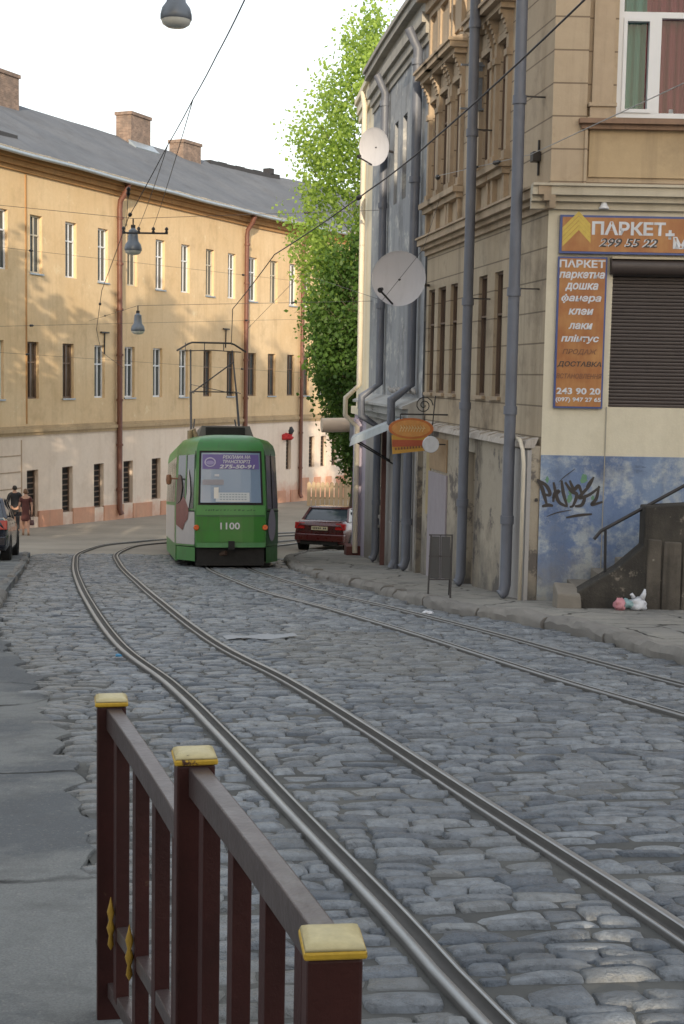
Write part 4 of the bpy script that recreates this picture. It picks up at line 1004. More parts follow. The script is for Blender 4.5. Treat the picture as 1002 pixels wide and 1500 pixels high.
Ys = 25.3; c = at(602,630,Ys); ol = tuple(c)
ps = thing('projecting_sign', 'orange oval hanging sign with a yellow and brown plate beneath, on an iron scroll bracket', 'sign', ol)
rad = (at(635,630,Ys).x-at(569,630,Ys).x)/2; hr = rad*.46
def oval(r1, r2, y0, y1, cz=0, n=36):
    m = MB(); m.prism([(r1*cos(2*pi*i/n), r2*sin(2*pi*i/n)+cz) for i in range(n)], 'y', y0, y1); return m
T_ = Matrix.Rotation(R(-2), 4, 'Y')
oval(rad, hr, -.03, .03, .03).build('oval_panel', simple('oval_orange', (.42,.13,.035), .45, 0, .25, 9.), ps)
oval(rad*.86, hr*.8, -.036, -.031, .03).build('oval_face', simple('oval_face', (.50,.24,.07), .45, 0, .3, 14.), ps)
mb = MB()
for k in range(9):     # illegible brushed lettering
    x = -rad*.5+rad*.125*k; mb.tube([(x,-.04,.03-hr*.3),(x+.03,-.04,.03+hr*.1),(x+.01,-.04,.03+hr*.3),(x+.05,-.04,.03)], .007, 5)
mb.build('lettering', simple('sign_cream', (.62,.5,.28), .5), ps)
mb = MB(); mb.hexa([(-rad*.80,-.025,-hr*2.35),(rad*.66,-.025,-hr*1.95),(rad*.66,.025,-hr*1.95),(-rad*.80,.025,-hr*2.35),(-rad*.86,-.025,-hr*.5),(rad*.72,-.025,-hr*.5),(rad*.72,.025,-hr*.5),(-rad*.86,.025,-hr*.5)]); mb.build('plate', simple('plate_yellow', (.45,.25,.04), .5, 0, .2, 9.), ps)
mb = MB(); mb.hexa([(-rad*.82,-.03,-hr*1.65),(rad*.69,-.03,-hr*1.5),(rad*.69,-.027,-hr*1.5),(-rad*.82,-.027,-hr*1.65),(-rad*.83,-.03,-hr*.95),(rad*.71,-.03,-hr*.95),(rad*.71,-.027,-hr*.95),(-rad*.83,-.027,-hr*.95)]); mb.build('plate_band', simple('plate_red', (.33,.07,.03), .5, 0, .2, 9.), ps)
mb = MB()
for k in range(11):
    x = -rad*.7+rad*.13*k; zt = -hr*1.72+k*.006; mb.box(x, x+.035, -.033, -.030, zt-.045, zt)
mb.build('plate_lettering', letter_brown, ps)
mb = MB(); xr = 1.98-c.x; mb.tube([(-.2,0,hr+.10),(xr,0.05,hr+.10)], .016, 6); mb.tube([(-.2,0,hr+.1),(-.2,0,hr-.05)], .01, 6); mb.tube([(rad*.6,0,hr+.1),(rad*.6,0,hr*.7)], .01, 6)
sp_ = [(rad*.55+.17*(1-k/26)*cos(k*.55), .0, hr+.27+.17*(1-k/26)*sin(k*.55)) for k in range(24)]; mb.tube(sp_, .011, 6); mb.tube([(rad*.95,0,hr-.1),(rad*1.05,0,hr+.45)], .012, 6)
mb.build('scroll_bracket', iron_dark, ps)
c = at(631,651,24.7); ol = tuple(c); rs = thing('round_sign', 'blank white round disc sign on the wall right of the orange oval sign', 'sign', ol)
mb = MB(); mb.lathe([(.001,-.04),(.145,-.04),(.15,-.03),(.15,.03),(.145,.04),(.001,.04)], 28, axis='y'); mb.build('disc', letter_white, rs, smooth='auto')
mb = MB(); mb.tube([(0,.04,0),(.1,.05,0),(2.02-c.x,.06,.0)], .014, 6); mb.build('arm', iron_dark, rs)

# satellite dishes
def dish(px, py, Y, rpx, label, face, F):
    c = at(px, py, Y); r = rpx*Y/FPX*1.02
    d = thing('satellite_dish', label, 'satellite dish', tuple(c), face)
    n = 12; prof = [(max(.001,r*k/n), -.17*r*(1-(k/n)**2)*1.0) for k in range(n+1)]
    prof2 = prof+[(r*1.012, .012*r), (r, -.02*r)]+[(p[0], p[1]-.02*r) for p in prof[::-1]]
    mb = MB(); mb.lathe(prof2, 40); mb.v = [(v[0], -v[2], v[1]) for v in mb.v]; mb.build('reflector', dish_mat, d, smooth=True)   # opens toward -y
    mb = MB(); mb.tube([(-.2*r,-.02,-r*.93),(-.55*r,-.75*r,-.48*r)], .018, 6); mb.tube([(-.55*r,-.75*r,-.48*r),(-.50*r,-.6*r,-.42*r)], [.05,.03], 10); mb.build('feed_arm', iron_dark, d)
    rot = Matrix.Rotation(face[2], 3, 'Z').inverted()
    q = F.hit(px+rpx*1.15, py+10)
    wp = rot @ (F(q[0], q[1], 0)-c); mb = MB(); mb.tube([(0,.17*r,0),(0,.3*r,-.05),wp], .028, 8); mb.build('wall_mount', iron_dark, d)
dish(584, 408, 24.6, 38.5, 'large grey white satellite dish mounted low at the grey drainpipe corner', (0,0,R(-12)), SA)
dish(548, 215, 31.6, 26, 'smaller pale satellite dish higher up near the cream house eaves', (R(8),0,R(-38)), SG)

# ------------------------------------------------------------------ stone stair, low wall and handrail by the shop front
Yw = 18.35; G = gz(Yw)+.125
X = lambda px, py, Y=Yw: (at(px,py,Y).x, at(px,py,Y).z)
ol = (X(900,890)[0], 18.6, G); stp = thing('stone_steps', 'worn stone steps with a dark stone side wall and iron handrail, rising to the shop', 'steps', ol)
pr = [X(840,900), X(846,868), X(905,832), X(944,800), X(946,742), X(1085,735), (X(1085,735)[0], G-.3), (X(840,900)[0], G-.3)]
import bmesh
mb = MB(); mb.prism([(p[0]+random.uniform(-.01,.01), p[1]) for p in pr], 'y', Yw, Yw+.34); sw = recalc(mb.build('side_wall', old_stone, stp, ol, bevel=.02))
mb = MB()
x0 = X(948,800)[0]
for k in range(9):      # rough upright slabs on the street face of the wall
    wd_ = random.uniform(.16,.30); hh = random.uniform(.85,1.1); dd = random.uniform(.022,.04); mb.hexa([(x0,Yw-dd,G-.1),(x0+wd_,Yw-dd*.8,G-.1),(x0+wd_,Yw+.02,G-.1),(x0,Yw+.02,G-.1),(x0+.01,Yw-dd*.6,G+hh),(x0+wd_-.01,Yw-dd*.7,G+hh-random.uniform(0,.08)),(x0+wd_-.01,Yw+.02,G+hh),(x0+.01,Yw+.02,G+hh)]); x0 += wd_+.012
mb.build('facing_slab', plaster('rough_brown_stone', (.07,.062,.054), (.125,.11,.092), (.02,.018,.017), .85, patch=(.27,.25,.21), pth=(.60,.64), big=2., streak=1., bst=1., patch_s=3.), stp, ol, bevel=.03)
mb = MB(); xs0 = X(846,868)[0]; st_w = .34
for k in range(6): mb.box(xs0+.05+k*st_w, xs0+.05+8*st_w, Yw+.345, 19.56-.002*k, G-.3 if k == 0 else G+.05+.17*k, G+.05+.17*(k+1))
mb.build('step', step_stone, stp, ol, bevel=.012)
x0, x1 = X(813,890)[0], X(851,890)[0]; mb = MB(); mb.hexa([(x0,Yw-.1,G-.1),(x1,Yw-.12,G-.1),(x1,Yw+.42,G-.1),(x0+.02,Yw+.42,G-.1),(x0+.02,Yw-.06,G+.21),(x1-.02,Yw-.08,G+.19),(x1-.02,Yw+.4,G+.28),(x0+.03,Yw+.4,G+.30)]); mb.build('bottom_block', step_stone, stp, ol, bevel=.025)
Yr = Yw+.2; mb = MB(); H0, H1, H2 = at(870,790,Yr), at(880,778,Yr), at(1060,680,Yr); mb.tube([H0, H1, H2], .024, 10); q = at(887,775,Yr); mb.tube([q, Vector((q.x+.02, q.y, G+.2))], .02, 8); q = at(1010,705,Yr); mb.tube([q, Vector((q.x, q.y, G+.9))], .02, 8)
mb.build('handrail', iron_dark, stp, ol, smooth='auto')

# litter bags by the stair
import mathutils.noise as mn
def crumple(c, r, mat, parent, name, seed, sq=(1,1,.8), hair=False):
    bm = bmesh.new(); bmesh.ops.create_icosphere(bm, subdivisions=3, radius=1)
    for v in bm.verts:
        n = (mn.noise(v.co*1.7+Vector((seed,0,0)))*.45+mn.noise(v.co*4.5+Vector((0,seed,0)))*.22)*(.25 if hair else 1)
        v.co = Vector((v.co.x*sq[0]*r[0], v.co.y*sq[1]*r[1], (v.co.z if hair else max(v.co.z, -.8))*sq[2]*r[2]))*(1+n)
        v.co += Vector(c)
    me = bpy.data.meshes.new(name); bm.to_mesh(me); bm.free(); me.materials.append(mat); me.shade_smooth()
    o = bpy.data.objects.new(name, me); col.objects.link(o); o.parent = parent; return o
p = ground(922,902,.12); p.y = 18.15; p.z = gz(p.y)+.125; p.x = at(922,895,18.15).x
lb = thing('litter_bag', 'crumpled white and pink bag of rubbish at the foot of the dark wall', 'bag', tuple(p))
wb = simple('bag_white', (.52,.53,.57), .4, 0, .12, 9., .2, local=True); pb = simple('bag_pink', (.50,.22,.25), .45, 0, .25, 9., local=True); tb = simple('bag_teal', (.22,.34,.36), .45, 0, .25, 9., local=True)
crumple((.10,0,.085), (.13,.10,.11), wb, lb, 'white_bag', 3.1); crumple((-.14,-.03,.075), (.075,.08,.11), pb, lb, 'pink_wrapper', 7.7); crumple((-.04,-.01,.085), (.10,.08,.08), tb, lb, 'teal_wrapper', 1.3)
mb = MB(); mb.tube([(.16,0,.16),(.19,0,.23),(.20,.01,.29)], [.045,.03,.012], 8); mb.tube([(.05,0,.17),(.02,.0,.22),(-.0,-.02,.21)], [.03,.022,.01], 8); mb.build('bag_ears', wb, lb, smooth=True)
p = ground(627,903); p2 = thing('paper_scrap', 'small white scrap of paper lying in the gutter near the sandwich board', 'litter', (p.x, p.y, gz(p.y)+.03)); crumple((0,0,.02), (.07,.05,.03), wb, p2, 'paper', 5.)
p = ground(384,938); p3 = thing('flat_paper', 'pale flattened sheet lying on the cobbles between the tracks', 'litter', (p.x, p.y, gz(p.y)+.04), (0,0,.3))
mb = MB(); n = 8
for k in range(n): mb.quad((-.42+.1*k,-.10,.015*sin(k)),(-.42+.1*(k+1),-.12,.015*sin(k+1)),(-.42+.1*(k+1),.10,.01*sin(k*1.7+1.7)),(-.42+.1*k,.13,.01*sin(k*1.7)))
mb.build('sheet', simple('pale_sheet', (.30,.31,.33), .7, 0, .1), p3)
p = ground(189,968); p4 = thing('blue_scrap', 'tiny blue plastic scrap beside the left rail', 'litter', (p.x-.1, p.y, gz(p.y)+.03)); crumple((0,0,.02), (.03,.03,.02), simple('blue_plastic', (.03,.2,.38), .4), p4, 'scrap', 9.)

# sandwich board frame on the pavement
Yb = 19.75; b0 = at(643,880,Yb); zb = gz(Yb)+.125; ol = (b0.x, Yb, zb)
sb = thing('sandwich_board', 'narrow dark metal framed pavement board with two black panels, standing by the kerb', 'board', ol, (R(-6),0,R(4)))
mb = MB(); hw_, ht = .155, .93
for sx in (-1,1): mb.hexa([(sx*(hw_+.01)-.012,-.012,0),(sx*(hw_+.01)+.012,-.012,0),(sx*(hw_+.01)+.012,.012,0),(sx*(hw_+.01)-.012,.012,0),(sx*hw_+.03-.012,-.012,ht),(sx*hw_+.03+.012,-.012,ht),(sx*hw_+.03+.012,.012,ht),(sx*hw_+.03-.012,.012,ht)])
for z_ in (.26,.60,ht-.02): mb.box(-hw_, hw_+.03, -.011, .011, z_, z_+.02)
mb.box(.005,.02,-.011,.011,.28,ht-.02); mb.build('frame', iron_dark, sb)
mb = MB(); mb.box(-hw_+.02,.0,-.004,.004,.285,ht-.03); mb.build('panel', simple('panel_black', (.028,.03,.034), .45, 0, .3, 8., dirt=.2), sb)
mb = MB(); mb.box(.026,hw_+.005,-.004,.004,.285,ht-.03); mb.build('panel', MATS['panel_black'], sb)
mb = MB()
for sx in (-1,1): mb.tube([(sx*hw_+.03,.02,ht-.04),(sx*hw_+.03,.30,.03)], .01, 6)
mb.build('rear_prop', iron_dark, sb)

# ================================================================== unseen houses added behind the photographer to shade the street, gaps left for sun
def back_house(label, x0, x1, y0, y1, ztop, ridge, mat):
    off = ((x0+x1)/2, y1, gz(y1)); t = thing('shade_house', label, 'house', off)
    F = Facade([(x0,y1),(x1,y1)]);
    if F.segn[0].y < 0: F.segn = [-n for n in F.segn]; F.vn = [-n for n in F.vn]
    n = max(1, int((x1-x0)/2.4)); ops = []
    zf = gz(y1)
    for k in range(n):
        c = (x1-x0)*(k+.5)/n; z_ = zf+1.2
        while z_+1.9 < ztop: ops.append((c-.5, c+.5, z_, z_+1.8)); z_ += 3.6
    wall(F, 0, x1-x0, zf-2, ztop, ops, .2).build('wall', mat, t, off)
    mb = MB(); mb.quad((x0,y0,zf-2),(x0,y1,zf-2),(x0,y1,ztop),(x0,y0,ztop)); mb.quad((x1,y0,zf-2),(x1,y1,zf-2),(x1,y1,ztop),(x1,y0,ztop)); mb.quad((x0,y0,zf-2),(x1,y0,zf-2),(x1,y0,ztop),(x0,y0,ztop)); mb.build('rear_wall', mat, t, off)
    ym = (y0+y1)/2; mb = MB(); mb.quad((x0,y1+.3,ztop),(x1,y1+.3,ztop),(x1,ym,ridge),(x0,ym,ridge)); mb.quad((x0,y0-.3,ztop),(x1,y0-.3,ztop),(x1,ym,ridge),(x0,ym,ridge)); mb.poly([(x0,y1,ztop),(x0,ym,ridge-.05),(x0,y0,ztop)]); mb.poly([(x1,y1,ztop),(x1,ym,ridge-.05),(x1,y0,ztop)]); mb.build('roof', asph_roof, t, off)
    for o in ops: window(F, *o, .14, t, off, white_pvc, glass, bar=.06, trans=(.68,))
back_house('tall added shade house behind the photographer, right of the sun slot', .62, 8.5, -24, -14, 14.2, 15.6, sand_plain)
back_house('narrow added shade house behind the photographer, left of the sun slot', -.62, .14, -24, -14, 14.2, 15.6, sand_plain)
back_house('tall added shade house behind the photographer, left of the sun gap', -5.2, -1.15, -24, -14, 12.5, 14.0, ochre)
back_house('lower added shade house behind the photographer on the far left', -30, -5.25, -24, -14, 7.6, 8.9, pinkish)
for lab, x0, x1, z0, z1 in (('added wall blocking the foot of the sun gap behind the photographer', -1.14, -.63, -2, 8.2), ('added wall whose slot lets a spot of sun onto the cobbles', .15, .61, -2, 1.82)):  # added walls that trim the sun gaps; the slot lights a patch of cobbles
    t = thing('sun_gap_wall', lab, 'wall', ((x0+x1)/2, -14.4, 0)); mb = MB(); mb.box(x0-(x0+x1)/2, x1-(x0+x1)/2, -.2, .2, z0, z1); mb.build('wall', sand_plain, t)
    if x0 > 0: mb = MB(); mb.box(x0-(x0+x1)/2, x1-(x0+x1)/2, -.2, .2, 2.30, 14.2); mb.build('upper_wall', sand_plain, t)

# ================================================================== tram
green = simple('tram_green', (.038,.195,.042), .34, 0, .15, 2., dirt=.28, local=True)
green_dk = simple('tram_dark_green', (.03,.13,.045), .38, 0, .18, 2., dirt=.25, local=True)
tram_white = simple('tram_white_side', (.52,.48,.44), .4, 0, .1, 2., dirt=.2, local=True)
tram_black = simple('tram_underframe', (.014,.014,.015), .8, 0, .3, 5., local=True)
tram_glass = glass_mat('tram_glass', (.05,.055,.06), .08)
tram_rear_glass = simple('tram_rear_film', (.20,.29,.43), .18, 0, .1, 1.5, local=True)
purple = simple('banner_purple', (.13,.10,.33), .4, 0, .1, 4., local=True)
ad_grey = simple('ad_grey', (.40,.38,.38), .4, 0, .12, 3., local=True); ad_red = simple('ad_dark_red', (.17,.05,.045), .45, 0, .3, 5., local=True)
amber = simple('amber_lens', (.62,.10,.012), .25, 0, .1, local=True); red_lens = simple('red_lens', (.40,.015,.015), .2, 0, .15, local=True)
rubber = simple('rubber', (.022,.022,.023), .8, 0, .2, 20., local=True); steel_grey = simple('steel_grey', (.28,.28,.29), .4, .6, .2, 8., local=True)
TX, TY = -2.47, 30.3
tr = thing('tram', 'green articulated city tram number 1100 seen from behind, going down the far track', 'tram', (TX, TY, gz(TY)-.03), (R(-5.2), 0, R(9.0)))
tr.scale = (1.04, 1.0, 1.03)
def outline(y0, y1, nose, w_=1.15, wn=.76):
    o = [(-wn, y0+.0), (-wn*.55, y0-.05), (wn*.55, y0-.05), (wn, y0)]
    return [(-wn,y0),(-.35,y0-.06),(.35,y0-.06),(wn,y0),(w_-.02,y0+nose*.85),(w_,y0+nose+.15),(w_,y1),(-w_,y1),(-w_,y0+nose+.15),(-w_+.02,y0+nose*.85)]
def ring(o, z, inset, lean=0.):
    cy = sum(p[1] for p in o)/len(o); out = []
    for x, y in o:
        sx = max(0., 1-inset/1.15); yy = y+(inset*.7+lean if y < cy else -inset*.0)
        out.append((x*sx, yy, z))
    return out
o1 = outline(0, 8.3, 1.25)
mb = MB(); mb.loft([ring(o1,.48,.06,.10), ring(o1,.52,0,.0), ring(o1,.80,0,.0), ring(o1,1.46,0,.02), ring(o1,2.62,.05,.14), ring(o1,2.76,.09,.18), ring(o1,2.88,.20,.26), ring(o1,2.96,.42,.40), ring(o1,2.99,.70,.6)])
body = mb.build('body', green, tr, smooth='auto')
def P_rear(x, z):      # point on the rear face
    lean = np.interp(z, [.52,.8,1.46,2.62], [0,0,.02,.14+.035]); return Vector((x*(1-np.interp(z,[1.46,2.62],[0,.05/1.08])), -.062+.06*max(0,(abs(x)-.35)/.41)+lean, z))
def rear_quad(name, x0, x1, z0, z1, mat, prd, parent=tr, n=6):
    mb = MB()
    for k in range(n):
        a, b = x0+(x1-x0)*k/n, x0+(x1-x0)*(k+1)/n
        q = [P_rear(a,z0),P_rear(b,z0),P_rear(b,z1),P_rear(a,z1)]; mb.quad(*[p-Vector((0,prd,0)) for p in q])
    return mb.build(name, mat, parent)
rear_quad('window_gasket', -.70, .70, 1.42, 2.60, tram_black, .012)
rw = rear_quad('rear_window', -.655, .655, 1.47, 2.555, tram_rear_glass, .024)
rear_quad('banner', -.63, .63, 2.20, 2.52, purple, .030, rw)
def rt_(zoff): return lambda cx, cz: (lambda x, y: tuple(P_rear(cx+x, cz+y)-Vector((0,zoff,0))))
text_mesh('lettering', 'РЕКЛАМА НА', .62, .075, letter_white, rw, rt_(.036)(.13,2.465), shear=.2, bold=.025)
text_mesh('lettering', 'ТРАНСПОРТІ', .62, .075, letter_white, rw, rt_(.036)(.13,2.365), shear=.2, bold=.025)
text_mesh('lettering', '275-50-91', .80, .085, letter_white, rw, rt_(.036)(.14,2.255), shear=.2, bold=.03)
mb = MB()
for k in range(24):
    a0, a1 = 2*pi*k/24, 2*pi*(k+1)/24; f = lambda r, a: P_rear(-.46+r*cos(a)*1.15, 2.35+r*sin(a)*.95)-Vector((0,.036,0)); mb.quad(f(.085,a0),f(.11,a0),f(.11,a1),f(.085,a1))
mb.build('round_emblem', simple('emblem_lilac', (.42,.40,.58), .4, local=True), rw)
mb = MB(); mb.poly([P_rear(-.46+.075*cos(a)*1.2, 2.34+.045*sin(a))-Vector((0,.037,0)) for a in np.linspace(0,2*pi,16,False)]); mb.build('emblem_disc', simple('emblem_violet', (.28,.25,.5), .4, local=True), rw)
rear_quad('paper_notice', -.33, .40, 1.49, 1.69, simple('notice_paper', (.62,.66,.70), .7, 0, .06, 3., local=True), .032, rw); rear_quad('paper_notice', -.37, -.27, 1.56, 1.80, simple('notice_white', (.75,.73,.70), .7, 0, .05, local=True), .034, rw)
rear_quad('paper_notice', -.62, -.16, 1.86, 1.97, simple('notice_grey', (.33,.32,.36), .7, 0, .1, local=True), .03, rw); rear_quad('interior_light', -.36, -.26, 2.04, 2.09, letter_white, .031, rw)
mb = MB()
for r in range(3):
    for k in range(9): z_ = 1.64-.055*r; q = [P_rear(x,z)-Vector((0,.0345,0)) for x, z in ((-.24+.066*k,z_),(-.24+.066*k+.045,z_),(-.24+.066*k+.045,z_+.022),(-.24+.066*k,z_+.022))]; mb.quad(*q)
mb.build('notice_print', simple('print_blue_grey', (.32,.38,.45), .7, local=True), rw)
rear_quad('rear_ledge', -.74, .74, 1.17, 1.20, green_dk, .03); rear_quad('bumper_lip', -.74, .74, .50, .60, simple('tram_lip_green', (.07,.24,.09), .4, 0, .15, 3., dirt=.3, local=True), .05)
rear_quad('rear_panel', -.735, .735, .62, 1.165, simple('tram_bright_green', (.025,.185,.022), .32, 0, .14, 2., dirt=.25, local=True), .016)
rear_quad('rear_band', -.735, .735, 1.205, 1.41, simple('tram_light_green', (.075,.27,.075), .35, 0, .1, 2., dirt=.15, local=True), .016)
mb = MB(); rs_ = random.Random(3); x = -.55
while x < .5:
    wd = rs_.uniform(.02,.07); hh = rs_.uniform(.012,.035); q = [P_rear(a,b)-Vector((0,.021,0)) for a,b in ((x,1.29),(x+wd,1.30),(x+wd,1.30+hh),(x,1.29+hh))]; mb.quad(*q); x += wd+rs_.uniform(.01,.05)
mb.build('script_lettering', green_dk, tr)
mb = MB()
for z_ in (.86,):
    for k in range(6): x0 = -.72+.24*k; mb.quad(*[P_rear(a,b)-Vector((0,.0185,0)) for a,b in ((x0,z_),(x0+.24,z_),(x0+.24,z_+.006),(x0,z_+.006))])
mb.build('panel_seam', green_dk, tr)
text_mesh('fleet_number', '1100', .42, .15, letter_white, tr, rt_(.022)(-.02,.965), bold=.02)
mb = MB(); mb.box(-.06,.07,-.22,-.05,.46,.64); mb.build('coupler', tram_black, tr)
for sx in (-1,1):
    mb = MB(); mb.lathe([(.001,-.05),(.05,-.05),(.062,-.03),(.062,0.01)], 16, c=(sx*.74,-.01,.93), axis='y'); l = mb.build('tail_light', amber, tr, smooth='auto')
    # angled corner: window and ad
    A_, B_ = Vector((sx*.76,0,0)), Vector((sx*1.13,1.06,0)); nn = Vector((sx*1.06,-.37,0)).normalized()
    def cq(name, t0, t1, z0, z1, mat, prd=.012, par=tr, zt0=None):
        f = lambda t, z: A_.lerp(B_,t)*(1-np.interp(z,[1.46,2.62],[0,.046]))+Vector((0,np.interp(z,[1.46,2.62],[.02,.175]),z))+nn*prd
        mb = MB(); mb.quad(f(t0,z0),f(t1,z0),f(t1,z1),f(t0,z1)); return mb.build(name, mat, par)
    cq('corner_window', .08, .94, 1.34, 2.52, tram_glass); cq('window_bar', .46, .52, 1.30, 2.56, green if sx < 0 else tram_black, .020); cq('edge_seal', .0, .035, .52, 2.6, tram_black, .014); cq('corner_seam', .02, .98, 1.27, 1.30, tram_black, .018)
    if sx < 0:
        cq('advert', .02, .98, .56, 1.28, ad_grey)
        f = lambda t, z, d_: A_.lerp(B_,t)*(1-np.interp(z,[1.46,2.62],[0,.046]))+Vector((0,np.interp(z,[1.46,2.62],[.02,.175]),z))+nn*d_
        mb = MB(); mb.poly([f(t,z,.022) for t,z in ((.97,.98),(.62,.86),(.50,1.02),(.36,1.10),(.30,1.30),(.42,1.52),(.60,1.60),(.75,1.48),(.97,1.42))]); mb.build('advert_figure', ad_red, tr)
        mb = MB(); mb.poly([f(t,z,.024) for t,z in ((.30,1.34),(.22,1.62),(.26,1.95),(.36,2.22),(.42,2.0),(.40,1.7),(.46,1.52))]); mb.build('advert_figure', ad_grey, tr)
        mb = MB(); mb.poly([f(t,z,.024) for t,z in ((.97,1.42),(.75,1.50),(.66,1.8),(.74,2.05),(.88,2.1),(.97,1.95))]); mb.build('advert_figure', simple('ad_brown', (.10,.06,.05), .5, local=True), tr)
        cq('corner_skirt', .02, .98, .2, .5, green, .0)
    else:
        cq('corner_panel', .02, .98, .56, 1.28, green_dk)
        f = lambda t, z: A_.lerp(B_,t)+Vector((0,0,z))+nn*.02; mb = MB(); mb.poly([f(.42+.30*cos(a), .98+.36*sin(a)) for a in np.linspace(0,2*pi,28,False)]); mb.build('oval_advert', simple('oval_lilac', (.34,.33,.42), .5, 0, .1, local=True), tr)
        cq('corner_skirt', .02, .98, .15, .5, green, .0)
for sx in (-1,1):
    mb = MB(); mb.box(sx*1.152-.006, sx*1.152+.006, 1.45, 8.2, .55, 1.40); mb.build('side_panel', tram_white if sx < 0 else green_dk, tr)
    for k in range(5): mb = MB(); y0 = 1.5+k*1.36; mb.hexa([(sx*1.145-.008,y0,1.48),(sx*1.145+.016,y0,1.48),(sx*1.145+.016,y0+1.16,1.48),(sx*1.145-.008,y0+1.16,1.48),(sx*1.10-.008,y0,2.5),(sx*1.10+.016,y0,2.5),(sx*1.10+.016,y0+1.16,2.5),(sx*1.10-.008,y0+1.16,2.5)]); mb.build('side_window', tram_glass, tr)
    mb = MB(); mb.box(sx*1.12-.02, sx*1.12+.02, 1.25, 8.3, .16, .52); mb.build('side_skirt', green, tr)
mb = MB(); mb.box(-.95,.95,.9,8.2,.14,.50); mb.box(-.73,.73,.06,.9,.10,.56); mb.build('underframe', tram_black, tr)
for y_ in (2.1, 3.9):
    for sx in (-1,1):
        mb = MB(); mb.lathe([(.001,-.05),(.33,-.05),(.35,-.06),(.35,-.02),(.32,.0),(.32,.06),(.001,.06)], 24, c=(sx*.5,y_,.33), axis='x'); mb.build('wheel', steel_grey, tr, smooth='auto')
mb = MB(); mb.tube([(-.28,.15,.33),(-.1,.0,.38)], .05, 8); mb.box(-.55,-.2,.1,.3,.2,.34); mb.build('brake_gear', simple('rusty_gear', (.07,.045,.035), .8, 0, .4, 8., local=True), tr)
# roof gear
mb = MB(); mb.hexa([(-.62,1.5,2.96),(.62,1.5,2.96),(.62,3.8,2.96),(-.62,3.8,2.96),(-.54,1.6,3.22),(.54,1.6,3.22),(.54,3.7,3.22),(-.54,3.7,3.22)]); mb.build('roof_box', simple('roof_box_grey', (.10,.095,.085), .6, 0, .2, 4., dirt=.3, local=True), tr)
mb = MB(); mb.box(-.46,.42,1.46,1.56,3.0,3.18); mb.build('roof_grille', tram_black, tr)
mb = MB(); mb.tube([(-.80,1.9,2.88),(-.80,1.9,3.10),(-.72,1.9,3.14),(-.66,1.9,2.96)], .06, 8); mb.build('roof_fitting', simple('fitting_tan', (.32,.24,.15), .6, local=True), tr)
mb = MB(); mb.tube([(-1.10,.9,2.0),(-1.26,.95,2.0)], .02, 6); mb.lathe([(.001,-.12),(.05,-.10),(.065,0),(.05,.10),(.001,.12)], 12, c=(-1.30,.95,1.98)); mb.build('wing_mirror', simple('mirror_brown', (.22,.10,.05), .5, local=True), tr, smooth='auto')
# front half, swung round the joint
fr_ = Matrix.Translation((0,9.0,-.02)) @ Matrix.Rotation(R(-7), 4, 'Z') @ Matrix.Rotation(R(1.2), 4, 'X')
def ft(m): m.v = [tuple(fr_ @ Vector(v)) for v in m.v]; return m
o2 = [(-1.08,.3),(1.08,.3),(1.08,7.2),(.76,8.5),(-.76,8.5),(-1.08,7.2)]
rg = lambda z, i: [(x*(1-i/1.08), y, z) for x, y in o2]
mb = MB(); mb.loft([rg(.45,0), rg(2.62,.05), rg(2.78,.1), rg(2.92,.26), rg(2.98,.6)]); ft(mb).build('front_body', green, tr, smooth='auto')
mb = MB(); mb.loft([[(x*.9, y, z) for x, y, z in ((-1,8.25,.5),(1,8.25,.5),(1,8.25,2.8),(-1,8.25,2.8))], [(x*.84, y, z) for x, y, z in ((-1,8.8,.5),(1,8.8,.5),(1,8.8,2.75),(-1,8.8,2.75))], [tuple(fr_ @ Vector((x*.9, .35, z))) for x, z in ((-1,.5),(1,.5),(1,2.8),(-1,2.8))]]); mb.build('bellows', rubber, tr)
for sx in (-1,1):
    mb = MB(); mb.box(sx*1.085-.006, sx*1.085+.006, .4, 7.1, .55, 1.40); ft(mb).build('side_panel', tram_white, tr)
    for k in range(5): mb = MB(); y0 = .5+k*1.34; mb.box(sx*1.06-.02, sx*1.06+.03, y0, y0+1.14, 1.48, 2.5); ft(mb).build('side_window', tram_glass, tr)
mb = MB(); mb.box(-.8,.8,.5,7.5,.2,.46); ft(mb).build('underframe', tram_black, tr)
# pantograph on the rear half near the joint
PY = 6.4; zt = 5.66; pw = .64; bow = .92
mb = MB()
for sx in (-1,1):
    mb.tube([(sx*pw*.96,PY-1.0,3.1),(sx*pw*.92,PY-.1,4.35)], .030, 6); mb.tube([(sx*pw*.92,PY-.1,4.35),(sx*pw*.86,PY+.9,zt-.12)], .022, 6)
    mb.tube([(sx*pw*.90,PY-1.6,4.2),(sx*pw*.92,PY-.1,4.35)], .014, 5)
    mb.tube([(sx*pw*.93,PY-.95,3.0),(sx*pw*.80,PY-.6,3.6)], .02, 6)
mb.tube([(-pw*.92,PY-.1,4.3),(pw*.88,PY+.5,5.2)], .018, 6); mb.tube([(pw*.92,PY-.1,4.3),(-pw*.9,PY+.1,4.55)], .010, 5); mb.tube([(-pw*.95,PY-.1,4.35),(pw*.95,PY-.1,4.35)], .018, 6)
mb.build('pantograph_frame', iron_dark, tr, smooth='auto')
mb = MB(); n = 18; pth = []
for k in range(n+1):
    u = -1+2*k/n; x = bow*u; z_ = zt+.08-.32*max(0,abs(u)-.60)**1.0*1.8*(1 if abs(u) > .6 else 0); pth.append((x, PY+.9, z_))
mb.tube(pth, .026, 6); mb.tube([(-bow*.85,PY+.86,zt-.16),(0,PY+.86,zt-.12),(bow*.85,PY+.86,zt-.16)], .014, 6)
for u in (-.75,-.2,.35): mb.tube([(bow*u,PY+.88,zt-.14),(bow*u,PY+.9,zt+.07)], .012, 5)
mb.build('pantograph_bow', iron_dark, tr, smooth='auto')
mb = MB()
